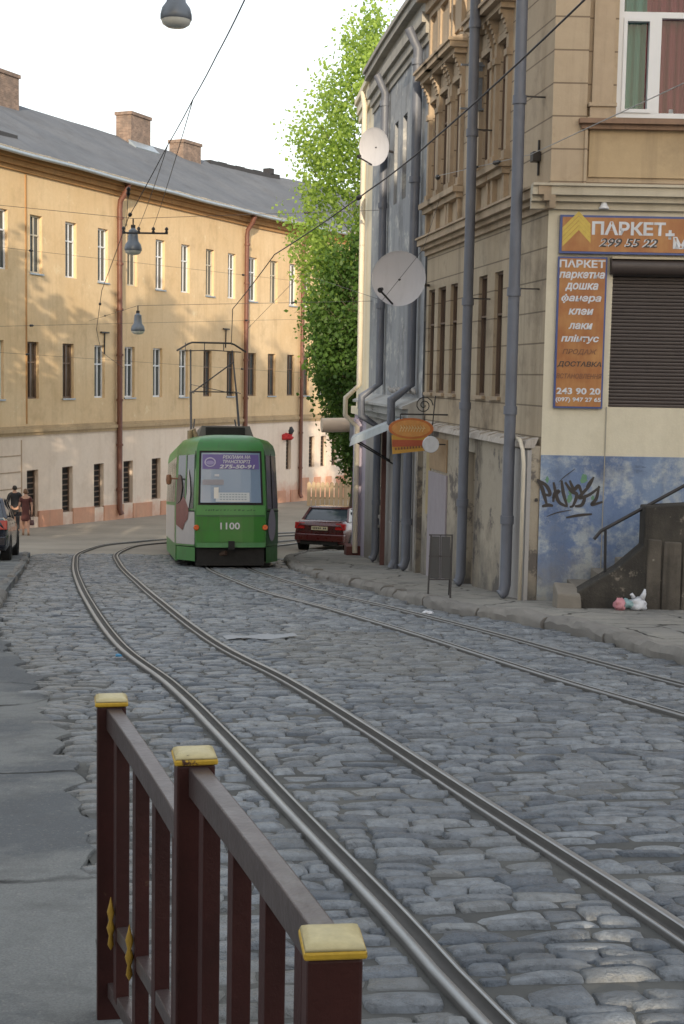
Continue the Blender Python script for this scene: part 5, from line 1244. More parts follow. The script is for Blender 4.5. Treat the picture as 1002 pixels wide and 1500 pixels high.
for sx in (-1,1): mb.lathe([(.03,0),(.055,.03),(.03,.06),(.055,.09),(.03,.12),(.001,.13)], 10, c=(sx*pw*.96,PY-1.0,2.97))
mb.box(-.7,.7,PY-1.1,PY-.9,2.93,2.99); mb.build('pantograph_base', tram_black, tr)

# ================================================================== cars
def car(name, label, loc, rot, paint, plate=True):
    c = thing(name, label, 'car', loc, rot, None)      # local: rear bumper at y=0, front at +y, x to the right
    L, W2 = 4.3, .84
    def sec(y, w_, z0, z1, cr=.10): return [(-w_+.06,y,z0),(w_-.06,y,z0),(w_,y,z0+.12),(w_+.0,y,z0+(z1-z0)*.55),(w_-.03,y,z1-cr),(w_-.12,y,z1),(-w_+.12,y,z1),(-w_+.03,y,z1-cr),(-w_,y,z0+(z1-z0)*.55),(-w_,y,z0+.12)]
    mb = MB(); mb.loft([sec(.06,.74,.36,.74),sec(.0,.78,.32,.82),sec(.05,.80,.27,.90),sec(.14,.82,.24,.955),sec(.5,.84,.22,.975),sec(1.1,.845,.2,.95),sec(2.4,.845,.2,.93),sec(3.1,.84,.2,.92),sec(3.7,.82,.22,.84),sec(4.1,.79,.25,.74),sec(4.28,.70,.32,.60)])
    recalc(mb.build('body', paint, c, smooth='auto'))
    g = lambda z, yr, yf, w_, wf=None: [(-w_,yr,z),(w_,yr,z),(w_*1.0,(yr+yf)/2,z),(w_*.97,yf,z),(-w_*.97,yf,z),(-w_*1.0,(yr+yf)/2,z)]
    mb = MB(); mb.loft([g(.93,.62,3.05,.765), g(1.10,.80,2.80,.735), g(1.33,1.10,2.42,.63), g(1.36,1.2,2.32,.60)]); mb.build('greenhouse', MATS['car_glass'], c, smooth='auto')
    mb = MB(); mb.loft([g(1.325,1.05,2.48,.655), g(1.37,1.10,2.42,.64), g(1.405,1.35,2.15,.50)]); mb.build('roof', paint, c, smooth='auto')
    for sx in (-1,1):
        for (pa, pb, wd) in (((.765,.60,.93),(.64,1.10,1.345),.07),((.765,1.83,.93),(.645,1.78,1.345),.045),((.745,3.08,.92),(.635,2.42,1.345),.05)):
            A_, B_ = Vector((sx*pa[0],pa[1],pa[2])), Vector((sx*pb[0],pb[1],pb[2])); d = Vector((0,wd,0)); o_ = Vector((sx*.018,-.012,.012)); i_ = Vector((-sx*.05,0,0))
            mb = MB(); mb.hexa([A_+i_-d,A_+i_+d,A_+o_+d,A_+o_-d,B_+i_-d,B_+i_+d,B_+o_+d,B_+o_-d]); recalc(mb.build('pillar', paint, c))
    for y_ in (.78, 3.42):
        for sx in (-1,1):
            mb = MB(); mb.lathe([(.17,-.02),(.27,-.025),(.295,.0),(.295,.15),(.27,.17),(.17,.165)], 26, c=(0,0,0), axis='x'); mb.v = [(sx*(.83-v[0]), y_+v[1], .295+v[2]) for v in mb.v]; w_ = mb.build('wheel', rubber, c, smooth='auto')
            mb = MB(); mb.lathe([(.001,.03),(.05,.005),(.16,.02),(.18,-.005),(.18,.1),(.001,.1)], 18, axis='x'); mb.v = [(sx*(.83-v[0]), y_+v[1], .295+v[2]) for v in mb.v]; mb.build('rim', steel_grey, w_, smooth='auto')
            mb = MB(); mb.lathe([(.33,0),(.36,.01),(.36,.2),(.33,.2)], 26, axis='x'); mb.v = [(sx*(.846-v[0]), y_+v[1], .295+v[2]) for v in mb.v if True]; mb.build('wheel_arch', tram_black, c, smooth='auto')
    for sx in (-1,1):
        mb = MB(); x0, x1 = sx*.50, sx*.815; mb.hexa([(min(x0,x1),.0,.70),(max(x0,x1),.0,.70),(max(x0,x1),.14,.70),(min(x0,x1),.14,.70),(min(x0,x1),.035,.90),(max(x0,x1),.035,.90),(max(x0,x1),.18,.90),(min(x0,x1),.18,.90)]); mb.build('tail_light', red_lens, c, bevel=.015)
        mb = MB(); mb.tube([(sx*.80,2.75,.97),(sx*.88,2.72,1.0)], .025, 6); mb.box(sx*.91-.06,sx*.91+.06,2.69,2.77,.96,1.06); mb.build('wing_mirror', paint, c)
        mb = MB(); mb.box(sx*.846-.005,sx*.846+.005,1.2,1.36,.80,.83); mb.box(sx*.846-.005,sx*.846+.005,2.1,2.26,.80,.83); mb.build('door_handle', iron_dark, c)
    mb = MB(); mb.hexa([(-.79,-.06,.34),(.79,-.06,.34),(.80,.10,.32),(-.80,.10,.32),(-.79,-.05,.56),(.79,-.05,.56),(.82,.12,.57),(-.82,.12,.57)]); mb.build('bumper', paint, c, bevel=.03)
    mb = MB(); mb.box(-.6,.6,-.01,.25,.22,.34); mb.build('under_bumper', tram_black, c)
    if plate:
        mb = MB(); mb.box(-.26,.26,-.022,.03,.68,.79); p_ = mb.build('number_plate', simple('plate_cream', (.62,.56,.40), .5, local=True), c)
        mb = MB()
        for k in range(8):
            x = -.22+.057*k
            if k != 5: mb.box(x,x+.035,-.026,-.0225,.71,.765)
        mb.build('plate_marks', letter_black, p_)
    return c
simple('car_glass', (.035,.045,.06), .05, 0, .1, local=True)
cg = NT('car_glass'); cg.set((.05,.065,.085), .05, 0, .8); MATS['car_glass'] = cg.m
red_paint = simple('car_red', (.085,.011,.013), .28, 0, .12, 3., dirt=.1, local=True); blue_paint = simple('car_black_blue', (.012,.016,.032), .22, 0, .1, local=True)
for pnt in (red_paint, blue_paint): pnt.node_tree.nodes['Principled BSDF'].inputs['Coat Weight'].default_value = .6
p = at(468,800,43.3); car('parked_car', 'dark red saloon car turning past the lilac house corner', (p.x, 42.0, gz(42.2)-.04), (R(-4),0,R(-16)), red_paint)
p = at(-7,835,29.6); car('parked_car', 'black and blue car cut by the left edge, standing on the pavement', (p.x-.50, 29.3, gz(29.6)+.12), (R(-5.0),0,R(10)), blue_paint, False)

# ================================================================== people
def skin(name, pts, edges, mat, parent, sub=2):
    """one continuous body surface grown on a jointed skeleton; pts: (x,y,z,rx,ry)"""
    me = bpy.data.meshes.new(name); me.from_pydata([p[:3] for p in pts], edges, []); me.update()
    o = bpy.data.objects.new(name, me); col.objects.link(o)
    m = o.modifiers.new('skin', 'SKIN'); m.use_smooth_shade = True
    for k, v in enumerate(me.skin_vertices[0].data): v.radius = (pts[k][3], pts[k][4] if len(pts[k]) > 4 else pts[k][3]); v.use_root = k == 0
    o.modifiers.new('sub', 'SUBSURF').levels = sub; o.modifiers['sub'].render_levels = sub
    dg = bpy.context.evaluated_depsgraph_get(); dg.update()
    nm = bpy.data.meshes.new_from_object(o.evaluated_get(dg)); col.objects.unlink(o); bpy.data.objects.remove(o)
    nm.name = name; nm.materials.clear(); nm.materials.append(mat); nm.shade_smooth()
    r = bpy.data.objects.new(name, nm); col.objects.link(r); r.parent = parent; return r
skin_m = simple('skin_tone', (.42,.24,.17), .55, 0, .08, 20., local=True)
def person(label, loc, rz, H, female, top, hairc, stride=.16, lean=0.):
    t = thing('person', label, 'person', loc, (0,0,rz)); s = H/1.75      # faces +y
    sh = .185 if not female else .165
    def J(x, y, z, a, b=None): return (x*s, y*s+lean*z, z*s, a*s, (b or a)*s)
    pts = [J(0,0,.95,.135,.10), J(0,0,1.12,.125,.095), J(0,.0,1.30,.15,.105), J(0,-.01,1.44,.10,.08), J(0,0,1.53,.052,.055), J(0,.015,1.60,.072,.085), J(0,.02,1.69,.066,.08),
           J(-sh,0,1.40,.058), J(-sh-.07,-.03,1.13,.045), J(-sh-.06,.08,.90,.034), J(-sh-.05,.11,.83,.036,.026),
           J(sh,0,1.40,.058), J(sh+.06,.0,1.13,.045), J(sh+.06,-.02,.89,.034), J(sh+.06,-.01,.82,.036,.026),
           J(-.09,0,.86,.088), J(-.095,stride*.55,.49,.062), J(-.095,stride*.75,.10,.042), J(-.10,stride*.75+.13,.035,.038,.03),
           J(.09,0,.86,.088), J(.095,-stride*.35,.49,.062), J(.095,-stride*1.1,.12,.042), J(.10,-stride*1.1+.12,.035,.038,.03)]
    eds = [(0,1),(1,2),(2,3),(3,4),(4,5),(5,6),(3,7),(7,8),(8,9),(9,10),(3,11),(11,12),(12,13),(13,14),(0,15),(15,16),(16,17),(17,18),(0,19),(19,20),(20,21),(21,22)]
    # fingers and thumbs
    for hnd, sx in ((10,-1),(14,1)):
        hx, hy, hz_ = pts[hnd][:3]
        for k, (dx, ln) in enumerate(((-.024,.07),(-.008,.08),(.008,.076),(.022,.06))):
            i = len(pts); pts += [(hx+.004*sx, hy+dx*s, hz_-.035*s, .0095*s, .0095*s), (hx-.010*sx*s, hy+dx*s, hz_-(.035+ln*.9)*s, .008*s, .008*s)]; eds += [(hnd,i),(i,i+1)]
        i = len(pts); pts += [(hx-.012*sx, hy+.035*s, hz_-.02*s, .0105*s, .0105*s), (hx-.02*sx, hy+.05*s, hz_-.06*s, .009*s, .009*s)]; eds += [(hnd,i),(i,i+1)]
    skin('body', pts, eds, skin_m, t)
    # face pieces and hair
    hd = Vector(pts[5][:3]); R_ = .10*s
    mb = MB(); mb.lathe([(.001,-.012),(.012,-.008),(.012,.012),(.006,.03),(.001,.034)], 8, c=(hd.x, hd.y+.095*s, hd.z-.005)); mb.build('nose', skin_m, t, smooth=True)
    for sx in (-1,1):
        mb = MB(); mb.lathe([(.001,-.010),(.009,0),(.001,.010)], 8, c=(hd.x+sx*.032*s, hd.y+.085*s, hd.z+.025*s)); mb.build('eye', letter_black, t)
        mb = MB(); mb.lathe([(.001,-.03),(.012,-.02),(.016,.005),(.012,.025),(.001,.03)], 8, c=(hd.x+sx*.082*s, hd.y, hd.z+.01*s)); mb.build('ear', skin_m, t)
    mb = MB(); mb.box(hd.x-.022, hd.x+.022, hd.y+.078*s, hd.y+.09*s, hd.z-.045*s, hd.z-.037*s); mb.build('mouth', simple('lip', (.28,.10,.08), .5, local=True), t)
    hm = simple('hair_'+('brown' if female else 'dark'), hairc, .6, 0, .3, 30., .3, local=True)
    crumple(tuple(hd+Vector((0,-.020*s,.045*s))), (.086*s,.098*s,.095*s if not female else .11*s), hm, t, 'hair', 4.4 if female else 2.2, (1,1,1), True)
    if female:
        dm = simple('dress_dark_red', (.085,.028,.026), .85, 0, .25, 14., .2, local=True)
        dp = [J(0,0,.98,.165,.125), J(0,0,1.14,.145,.112), J(0,0,1.30,.168,.122), J(0,-.01,1.44,.115,.092), J(-sh,0,1.40,.072), J(-sh-.04,-.015,1.22,.062), J(sh,0,1.40,.072), J(sh+.04,0,1.22,.062), J(0,.0,.80,.185,.14), J(0,.0,.60,.195,.15), J(0,0,.52,.19,.145)]
        skin('dress', dp, [(0,1),(1,2),(2,3),(3,4),(4,5),(3,6),(6,7),(0,8),(8,9),(9,10)], dm, t)
        shoe = simple('shoe_tan', (.2,.12,.07), .5, local=True)
    else:
        jm = simple('jacket_black', (.018,.019,.024), .85, 0, .25, 14., .2, local=True); tm = simple('trousers_dark', (.022,.022,.026), .85, 0, .25, 14., .2, local=True)
        dp = [J(0,0,.86,.172,.13), J(0,0,1.12,.155,.12), J(0,0,1.30,.178,.13), J(0,-.01,1.45,.115,.092)]+[J(-sh-.005,0,1.40,.078), J(-sh-.07,-.03,1.13,.066), J(-sh-.06,.07,.93,.052), J(sh+.005,0,1.40,.078), J(sh+.06,0,1.13,.066), J(sh+.06,-.02,.92,.052)]
        skin('jacket', dp, [(0,1),(1,2),(2,3),(3,4),(4,5),(5,6),(3,7),(7,8),(8,9)], jm, t)
        dp = [J(0,0,.97,.15,.115), J(-.09,0,.85,.105), J(-.095,stride*.55,.49,.076), J(-.095,stride*.75,.11,.062), J(.09,0,.85,.105), J(.095,-stride*.35,.49,.076), J(.095,-stride*1.1,.13,.062)]
        skin('trousers', dp, [(0,1),(1,2),(2,3),(0,4),(4,5),(5,6)], tm, t)
        shoe = simple('shoe_black', (.02,.02,.02), .5, local=True)
    for sx, yy in ((-1, stride*.75), (1, -stride*1.1)):
        z0 = 0 if sx < 0 else .015
        mb = MB(); mb.loft([[(sx*.10*s+x*s, (yy+y)*s, z0+z*s) for x, z in ((-.042*w_,.0),(.042*w_,.0),(.044*w_,.05*h_),(.02*w_,.085*h_),(-.02*w_,.085*h_),(-.044*w_,.05*h_))] for y, w_, h_ in ((-.07,.7,.8),(-.03,.95,1.1),(.05,1,1.0),(.13,1.05,.75),(.19,.7,.5))]); recalc(mb.build('shoe', shoe, t, smooth='auto'))
    return t, pts
pz = lambda Y: gz(Y)-.02
p = at(22,775,49.5); man, mp = person('man in a black jacket and dark trousers walking away on the left, arm in arm', (p.x, 49.5, pz(49.5)), R(18), 1.76, False, None, (.02,.017,.014))
p = at(38,783,48.3); wom, wp_ = person('woman in a short dark red dress walking away beside the man in black', (p.x, 48.3, pz(48.3)), R(12), 1.66, True, None, (.14,.075,.04))
def world_of(t, pt): return Matrix.Translation(t.location) @ t.rotation_euler.to_matrix().to_4x4() @ Vector(pt[:3])
hp = world_of(wom, wp_[14])
hb_ = thing('handbag', 'small dark handbag hanging from the right hand of the woman in red', 'bag', (hp.x, hp.y, hp.z-.42))
mb = MB(); mb.loft([[(x*k, y*k2, z) for x, y in ((-.07,-.05),(.07,-.05),(.07,.05),(-.07,.05))] for z, k, k2 in ((0,1,1),(.08,1.1,1.1),(.19,.9,.5))]); mb.build('bag', simple('bag_dark', (.07,.025,.03), .5, local=True), hb_, bevel=.015)
mb = MB(); mb.tube([(-.045,0,.18),(-.02,0,.38),(0,0,.40),(.02,0,.38),(.045,0,.18)], .007, 6); mb.build('strap', letter_black, hb_)

# ================================================================== trees
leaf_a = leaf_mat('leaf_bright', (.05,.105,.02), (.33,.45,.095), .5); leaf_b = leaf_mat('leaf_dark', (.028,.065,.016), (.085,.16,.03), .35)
bark = plaster('bark', (.10,.08,.06), (.16,.13,.10), (.04,.035,.03), .5, big=3.)
def tree(label, base, H, prof, n_cl, per, leaf, lmat, seed, lean=(0,0), group=None, trunk_r=.26, z0f=.25, skew=None):
    r = np.random.default_rng(seed); t = thing('poplar_tree', label, 'tree', base, group=group)
    mb = MB(); n = 12; pth = [(lean[0]*k/n+.06*sin(k*1.3+seed), lean[1]*k/n+.06*sin(k*.9), -.2+(H*.93+.2)*k/n) for k in range(n+1)]
    mb.tube(pth, [trunk_r*(1-.93*k/n)+.012 for k in range(n+1)], 10)
    zs = np.array([p[0] for p in prof]); rs = np.array([p[1] for p in prof])
    P, C = [], []
    tips = []
    for k in range(n_cl):
        while True:
            f = z0f+(1-z0f)*r.random()
            if r.random() < np.interp(f, zs, rs)/rs.max()+.08: break
        rad = np.interp(f, zs, rs); a = r.random()*2*pi; q = rad*(.35+.68*r.random()**.55)*(1+.12*sin(3*a+9*f+seed))
        if skew: q *= skew(a, f)
        x, y, z = lean[0]*f+q*cos(a), lean[1]*f+q*sin(a), H*f+.12*q
        tips.append((x,y,z,f,a,q))
        if k % max(1,n_cl//70) == 0:
            f0 = max(.1, f-.05-.03*q); b0 = Vector((lean[0]*f0, lean[1]*f0, H*f0)); e_ = Vector((x,y,z)); m_ = b0.lerp(e_,.5)+Vector((0,0,-.08*q)); mb.tube([b0, m_, e_], [.05*trunk_r/.26*(1.2-f), .03*(1.2-f), .008], 5, False)
        m = int(per*(.6+.8*r.random())); sc_ = .24+.20*r.random()
        d = np.array([cos(a)*.55, sin(a)*.55, 1.0]); d /= np.linalg.norm(d)
        along = np.clip(r.normal(0, sc_*1.45, (m,1)), -2.2*sc_, 2.4*sc_); off_ = np.clip(r.normal(0, sc_*.5, (m,3)), -sc_, sc_)
        P.append(np.array([x,y,z])+d*along+off_); C.append(np.clip(r.normal(.08+.62*min(1,q/max(.3,rad))*(.5+.5*r.random())+.15*f, .17, m)+along[:,0]*.25, 0, 1))  # inner and lower leaves darker: crown shade put into the leaf colour
    mb.build('trunk', bark, t, smooth=True)
    P = np.concatenate(P); C = np.concatenate(C); m = len(P)
    u = r.normal(size=(m,3)); u[:,2] -= .4; u /= np.linalg.norm(u,axis=1)[:,None]; w_ = np.cross(u, r.normal(size=(m,3))); w_ /= np.linalg.norm(w_,axis=1)[:,None]
    sz = leaf*(.6+.8*r.random(m))[:,None]
    V = np.stack([P, P+u*sz*.55+w_*sz*.42, P+u*sz*1.15, P+u*sz*.55-w_*sz*.42], 1).reshape(-1,3); F = np.arange(m*4).reshape(-1,4)
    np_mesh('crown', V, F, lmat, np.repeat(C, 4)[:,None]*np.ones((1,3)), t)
    return t
px2 = lambda x, Y: (x-501)/FPX*Y
tb = (.58, 46.5, gz(46.5))
SPR = dict(n_cl=520, per=60)
def poplar(*a, **k): return tree(*a, **k)
poplar('tall leafy poplar with bright yellow green crown behind the cream house', tb, 17.8, [(.14,.2),(.2,.7),(.3,1.35),(.42,1.85),(.55,2.25),(.66,2.35),(.78,1.85),(.90,.95),(1.0,.1)], 560, 78, .118, leaf_a, 5, (.1,0), None, .24, .15)
poplar('lower poplar with darker green leaves, to the left behind the cream house', (.45, 44.6, gz(44.6)), 9.8, [(.2,.2),(.3,.6),(.45,1.2),(.65,1.5),(.85,1.1),(1.0,.2)], 230, 70, .12, leaf_b, 9, (-.2,0), None, .16, .26)
poplar('further poplar whose light green top shows above the grey house roof', (4.3, 50.5, gz(50.5)), 20.0, [(.14,.3),(.3,1.2),(.5,1.7),(.7,1.4),(.85,.8),(1.0,.1)], 220, 55, .14, leaf_a, 11, (.2,0), None, .24, .3)
# unseen poplars added on the left so the sun dapples the long house
for k, (x, y, hh) in enumerate(((-8.2,22.5,13.6),(-9.9,20.5,14.4),(-11.6,23.,13.2),(-13.3,21.,14.6),(-15.0,24.,13.4),(-16.6,21.5,14.2))):
    poplar(('young','slim','older','leaning','tall','outermost')[k]+' roadside poplar on the left pavement, outside the picture', (x, y, gz(y)), hh, [(.14,.2),(.25,.45),(.45,.8),(.7,1.0),(.9,.7),(1.0,.1)], 100, 30, .30, leaf_b, 20+k, (.1*(k%3-1),0), 'roadside poplars on the left', .16, .2)

for k, (x, y, hh) in enumerate(((-4.5,7.6,17.6),(-6.1,9.6,17.0),(-7.7,7.2,17.9),(-9.4,9.0,17.3))):  # unseen nearer trees, added to break up sun on the middle storey
    poplar(('slender','forked','straight','bushy')[k]+' tall street tree on the near left pavement, outside the picture', (x, y, gz(y)), hh, [(.5,.2),(.62,.7),(.75,.95),(.9,.75),(1.0,.15)], 120, 34, .28, leaf_b, 40+k, (.1*(k%3-1),0), 'tall street trees on the near left pavement', .17, .55)

# ================================================================== railing in the foreground
maroon = plaster('railing_maroon', (.040,.013,.012), (.060,.020,.017), (.022,.014,.012), .5, rough=.42, patch=(.10,.055,.035), pth=(.66,.70), big=4., streak=.5, bst=.25, patch_s=16.); rail_grey = simple('railing_worn_grey', (.085,.062,.060), .34, .3, .35, 7., .15, dirt=.35)
def gold_mat(name, c, th):
    t = NT(name); p = t.pos(); n = t.noise(p, 26., 9., .72)
    cc = t.mix(t.noise(p, 60., 4.), tuple(x*.7 for x in c), tuple(min(1,x*1.2) for x in c))
    cc = t.mix(t.ramp(n, th, th+.03), cc, (.055,.022,.018)); t.set(cc, .42, .1); t.bump(n, .4, .006); MATS[name] = t.m; return t.m
gold = gold_mat('gold_paint', (.56,.35,.035), .60); gold_worn = gold_mat('gold_worn_top', (.50,.42,.22), .64)
FS = .885
posts = [at(487,1372,2.35*FS), at(285,1102,3.48*FS), at(163,1022,4.65*FS)]
ol = tuple(Vector((posts[1].x, posts[1].y, gz(3.48)+.03)))
fc = thing('street_railing', 'dark maroon steel railing with gold capped square posts in the foreground', 'railing', ol)
def pbox(mb, c, u, hu, hv, z0, z1):
    v = Vector((-u.y, u.x, 0)); mb.hexa([c+u*a*hu+v*b*hv+Vector((0,0,z)) for z in (z0,z1) for a,b in ((-1,-1),(1,-1),(1,1),(-1,1))])
c0 = [Vector((p.x, p.y, 0)) for p in posts]
# one more bay toward the viewer and one beyond are outside what the photo shows
for k, p in enumerate(posts):
    u = (c0[max(0,k-1)]-c0[min(2,k+1)]).normalized() if k != 1 else (c0[0]-c0[2]).normalized()
    u = Vector((0.12,-1,0)).normalized() if k == 0 else (Vector((.2,-1,0)).normalized() if k == 1 else Vector((.2,-1,0)).normalized())
    hs_ = .0495*FS; zg = gz(p.y)-.05
    mb = MB(); pbox(mb, c0[k], u, hs_, hs_, zg, p.z-.018); po = mb.build('post', maroon, fc, ol, bevel=.006)
    mb = MB(); pbox(mb, c0[k], u, hs_+.006, hs_+.006, p.z-.018, p.z-.004); q = mb.build('cap', gold, po, ol, bevel=.004)
    v = Vector((-u.y,u.x,0)); mb = MB(); rings = []
    for rr, zz in ((1.0,-.004),(.95,.001),(.75,.006),(.4,.009),(.05,.010)): rings.append([c0[k]+u*a*(hs_+.004)*rr+v*b*(hs_+.004)*rr+Vector((0,0,p.z+zz)) for a,b in ((-1,-1),(0,-1),(1,-1),(1,0),(1,1),(0,1),(-1,1),(-1,0))])
    mb.loft(rings); mb.build('cap_top', gold_worn, po, ol, smooth=True)
for (i, j, zi, zj, bend) in ((2,1,-1.185*FS,-1.225*FS,.012),(1,0,-1.045*FS,-1.035*FS,.012)):
    A_, B_ = c0[i], c0[j]; u = (B_-A_).normalized(); v = Vector((-u.y,u.x,0)); Lb = (B_-A_).length; n = 10
    def barline(za, zb, hw_, hh_, mat, name, out, sag=0., nn=10):
        mb = MB(); rings = []
        for k in range(nn+1):
            t = k/nn; c = A_+u*(.03+(Lb-.06)*t)+v*(out+bend*4*t*(1-t)); z = za+(zb-za)*t-sag*4*t*(1-t); rings.append([c+v*a*hw_+Vector((0,0,z+b*hh_)) for a,b in ((-1,-1),(1,-1),(1,1),(-1,1))])
        mb.loft(rings); return recalc(mb.build(name, mat, fc, ol, bevel=.003))
    barline(zi, zj, .022, .034, rail_grey, 'top_rail', 0., .012)
    zl = (gz(A_.y)+.12, gz(B_.y)+.12); zm = (gz(A_.y)+.34, gz(B_.y)+.34)
    barline(zl[0], zl[1], .018, .024, rail_grey, 'bottom_rail', 0.); barline(zm[0], zm[1], .018, .022, rail_grey, 'middle_rail', 0.)
    for k in range(4):
        t = (k+.55)/4.1; c = A_+u*Lb*t+v*bend*4*t*(1-t); z1 = zi+(zj-zi)*t-.03-.012*4*t*(1-t); z0 = zl[0]+(zl[1]-zl[0])*t
        mb = MB(); pbox(mb, c, u, .024, .020, z0, z1); b = mb.build('baluster', maroon, fc, ol, bevel=.003)
        if i == 2 and k in (0,1) or i == 1 and k == 2:      # gilded leaf on the side of the bar
            zc_ = zm[0]+(zm[1]-zm[0])*t+.03; mb = MB(); gm = simple('gilt_ochre', (.40,.24,.03), .45, .15, .3, 30., .2, dirt=.3) if 'gilt_ochre' not in MATS else MATS['gilt_ochre']; prof_ = [(.001,-.085),(.010,-.068),(.006,-.04),(.013,-.016),(.006,.008),(.012,.034),(.005,.06),(.001,.08)]
            mb.lathe(prof_, 10, c=tuple(c-v*.032+u*.0+Vector((0,0,zc_)))); mb.build('gilt_leaf', gm, b, ol, smooth=True)

# ================================================================== street lamps and overhead wires
def wire(label, pts, r, mat, group=None, sag=0., beads=(), cat='wire', name='overhead_wire'):
    P = []
    for a, b in zip(pts, pts[1:]):
        a, b = Vector(a), Vector(b); n = 8
        for k in range(n): t = k/n; P.append(a.lerp(b, t)-Vector((0,0,sag*4*t*(1-t))))
    P.append(Vector(pts[-1])); ol = tuple(P[0]); t = thing(name, label, cat, ol, group=group)
    MB().tube(P, r*.75, 6).build('cable', mat, t, ol, smooth=True)
    for (f, ln, rr) in beads:
        i = f*(len(P)-1); k = min(len(P)-2, int(i)); c = P[k].lerp(P[k+1], i-k); d = (P[k+1]-P[k]).normalized(); mb = MB()
        mb.tube([c-d*ln/2, c-d*ln*.3, c-d*ln*.1, c+d*ln*.1, c+d*ln*.3, c+d*ln/2], [rr*.4, rr, rr*.6, rr, rr*.6, rr*.4], 8); mb.build('insulator', iron_dark, t, ol, smooth=True)
    return t
def lamp(px, py, Y, wpx, label, sL, sR, lab2, sc_=1.):
    c = at(px, py, Y); r = wpx*Y/FPX/2; t = thing('street_lamp', label, 'street lamp', tuple(c), group='street lamps hung over the road')   # c: middle of the lamp bowl
    mb = MB(); mb.lathe([(.001,2.5),(.25,2.48),(.30,2.35),(.52,2.2),(.56,1.6),(.62,1.0),(.90,.62),(1.0,.2),(1.0,-.05),(.95,-.12)], 26); mb.v = [(v[0]*r, v[1]*r, v[2]*r) for v in mb.v]; mb.build('housing', lamp_grey, t, smooth='auto')
    mb = MB(); mb.lathe([(.95,-.10),(.86,-.35),(.6,-.52),(.25,-.58),(.001,-.6)], 26); mb.v = [(v[0]*r, v[1]*r, v[2]*r) for v in mb.v]; mb.build('glass_bowl', lamp_glass, t, smooth=True)
    hz_ = 2.5*r+.22; mb = MB(); mb.tube([(0,0,2.45*r),(0,0,hz_)], .018, 6); mb.box(-.05,.05,-.03,.03,2.5*r,2.5*r+.07); mb.build('hanger', iron_dark, t)
    top = c+Vector((0,0,hz_)); wire(lab2, [sL, top, sR], .008, wire_mat, None, .0, ((.2,.14,.03),(.85,.14,.03)))
def mast(x, y, h_, label):
    t = thing('wire_mast', label, 'mast', (x, y, gz(y))); mb = MB(); mb.tube([(0,0,-.3),(0,0,h_*.5),(0,0,h_)], [.13,.11,.08], 12); mb.build('pole', iron_dark, t, smooth='auto'); mb = MB(); mb.lathe([(.2,-.1),(.2,.35),(.14,.42)], 12); mb.build('foot', iron_dark, t, smooth='auto'); mb = MB(); mb.lathe([(.1,h_-.06),(.1,h_),(.04,h_+.1),(.001,h_+.12)], 12); mb.build('finial', iron_dark, t, smooth='auto')
mast(-7.6, 17.2, 9.6, 'dark wire mast on the left pavement, outside the picture, nearer one'); mast(-11.2, 32.5, 9.0, 'dark wire mast on the left pavement, outside the picture, farther one')
a = SA.hit(700,60)
lamp(258, 27, 17.8, 45, 'large grey bell shaped street lamp at the top edge of the picture', (-7.6,17.2,6.6), tuple(SA(2.2,6.2,.02)), 'thin span wire that carries the topmost street lamp')
lamp(195, 366, 33., 25, 'grey bell street lamp hanging before the rust red drainpipe', (-11.2,32.5,4.1), tuple(SG(6.0,4.0,.03)), 'thin span wire that carries the middle street lamp')
q = LH.hit(130,470); lamp(202, 484, 41., 20, 'small pale street lamp, lowest of the hanging lamps, above the tram track', tuple(LH(q[0],q[1],.02)), tuple(SG(7.2,1.9,.03)), 'thin span wire that carries the lowest street lamp')
lc = offset(LL, .535); rc = offset(RLc, .5)
def tpt(c, Y, dz=5.6): o = np.argsort(c[:190,1]) ; return (float(np.interp(Y, c[:,1], c[:,0])), Y, gz(Y)+dz)
lcY = lc[:int(np.argmax(lc[:,1] > 43.5))]; rcY = rc[:int(np.argmax(rc[:,1] > 43.5))]
J1, J2 = at(246,212,16.8), at(283,145,14.2)
wire('trolley wire over the left track, rising to the top of the picture', [(.2,2,4.2), at(362,-8,10.4), at(318,80,12.2), J2, J1, at(188,319,20.5)]+[tpt(lcY,Y) for Y in (27,33,38,43)], .0085, wire_mat, None, .01, ((.55,.12,.03),(.70,.12,.03)))
wire('thick trolley wire over the right track, crossing the corner house', [(3.6,2.0,4.3),(1.87,10.9,3.0),(.95,15.5,2.65),(.33,18.0,2.45),(-1.2,23.0,2.0),(-2.5,30.5,1.45),(-3.05,36.9,.80)], .0125, wire_mat, None, .02, ((.52,.15,.035),))
# crossarm with four insulators and its feeder wires
p0, p1 = at(179,341,32.2), at(246,342,32.4); ol = tuple(p0.lerp(p1,.3)); t = thing('crossarm', 'dark crossarm carrying four small insulators in front of the ochre house', 'crossarm', ol)
MB().tube([p0,p1], .024, 6).build('arm', iron_dark, t, ol)
ins = []
for f in (.03,.36,.68,.97):
    c = p0.lerp(p1,f); mb = MB(); mb.lathe([(.015,0),(.04,.03),(.022,.06),(.045,.09),(.03,.13),(.001,.15)], 10, c=tuple(c)); mb.build('insulator', iron_dark, t, ol, smooth=True); ins.append(c+Vector((0,0,.14)))
for k, (i_, J_) in enumerate(((1,J1),(2,J2))):
    wire(('steeper','flatter')[k]+' feeder wire from the crossarm, the '+('left','right')[k]+' one of the two', [ins[i_], J_], .007, wire_mat, 'feeder wires of the crossarm', .05)
c = at(188,284,30.); wire('short vertical hanger with a T shaped insulator near the tall drainpipe', [c+Vector((0,0,.05)), at(185,330,31.)], .010, wire_mat, None, 0, ((.02,.34,.05),), 'hanger', 'wire_hanger')
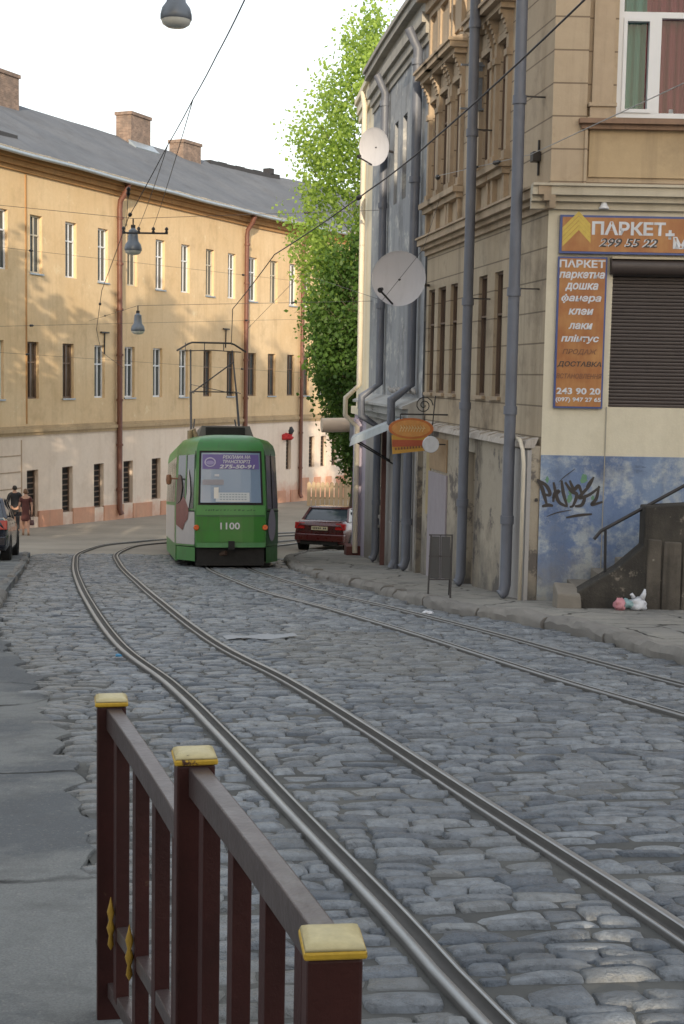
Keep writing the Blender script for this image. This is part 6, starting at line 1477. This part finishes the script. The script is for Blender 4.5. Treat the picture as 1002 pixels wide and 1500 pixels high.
# anchor bracket and span wire along the corner house
a0, a1, a2 = SA.hit(641,262), SA.hit(790,230), at(1010,118,13.6)
wire('pale span wire with dark insulators, anchored on the corner house wall', [tuple(SA(a0[0],a0[1],.03)), tuple(SA(SA.s(668,258),SA.hit(668,258)[1],.30)), tuple(SA(.35,a1[1],.18)), tuple(a2), (5.4,9.5,5.2)], .0075, wire_pale, None, .0, ((.12,.22,.05),(.36,.42,.035),(.42,.42,.035),(.47,.3,.035)))
q = SA.hit(791,230); ol = tuple(SA(q[0],q[1],0)); t = thing('wall_anchor', 'rusty iron anchor block on the corner house above the floor cornice', 'anchor', ol)
mb = MB(); mb.boxf(SA, q[0]-.06, q[0]+.10, q[1]-.07, q[1]+.07, 0, .12); mb.build('block', iron_dark, t, ol, bevel=.01); mb = MB(); mb.boxf(SA, q[0]+.0, q[0]+.03, q[1]-.26, q[1]+.24, 0, .03); mb.build('tie', iron_dark, t, ol)
q = SA.hit(650,285); wire('thin slack cable from the corner house past the large dish to the ochre house', [tuple(SA(q[0],q[1],.05)), tuple(at(620,365,24.2)), tuple(at(560,440,24.0)), tuple(at(440,400,40)), ], .006, wire_mat)
q = LH.hit(356,487); wire('thin cable slanting from the tree to the second rust red drainpipe', [tuple(at(470,372,44)), tuple(LH(q[0],q[1],.05))], .011, wire_mat)
for k, (a, b, nm) in enumerate((((0,362),(420,410),'upper'),((0,478),(425,468),'middle'),((-5,516),(420,545),'lower'))):
    Yk = (44.,43.,46.)[k]; p0, p1 = at(a[0],a[1],Yk-4), at(b[0],b[1],Yk+12)
    wire(nm+' thin span wire stretched in front of the ochre house', [tuple(p0-Vector((3,1,0))), tuple(p0), tuple(p1), tuple(p1+Vector((2.2,1.2,0)))], .007, wire_mat, None, .0, ((.36,.18,.04),(.6,.18,.04)))
# red and dark rag on a small wall bracket beyond the tram
q = LH.hit(418,640); ol = tuple(LH(q[0],q[1],.1)); t = thing('red_flag', 'small red and dark flag on a wall bracket right behind the tram', 'flag', ol)
mb = MB(); mb.tube([(0,.1,-.25),(.06,-.30,.10),(.22,-.5,.45)], .018, 6); mb.build('staff', iron_dark, t)
crumple((.02,-.35,.02), (.32,.14,.24), simple('flag_red', (.42,.02,.025), .7, 0, .2, 5., local=True), t, 'cloth', 6.); crumple((.24,-.45,.36), (.13,.10,.24), simple('flag_dark', (.03,.035,.045), .7, local=True), t, 'cloth', 8.)
q = LH.hit(418,660); mb = MB(); mb.v = []; 
# low tan fence by the far end of the house
t = thing('picket_fence', 'low tan board fence beyond the red car at the end of the street', 'fence', (at(495,748,70).x, 70, gz(70)))
mb = MB(); mb.box(-1.6,2.6,.04,.07,.35,.45); mb.box(-1.6,2.6,.04,.07,.95,1.05); mb.build('rail', far_tan, t)
for k in range(18): mb = MB(); x = -1.6+.235*k; mb.prism([(x,0),(x+.19,0),(x+.19,1.15+.03*(k%2)),(x+.095,1.25),(x,1.15+.03*(k%2))], 'y', 0, .035); mb.build('picket', far_tan, t)
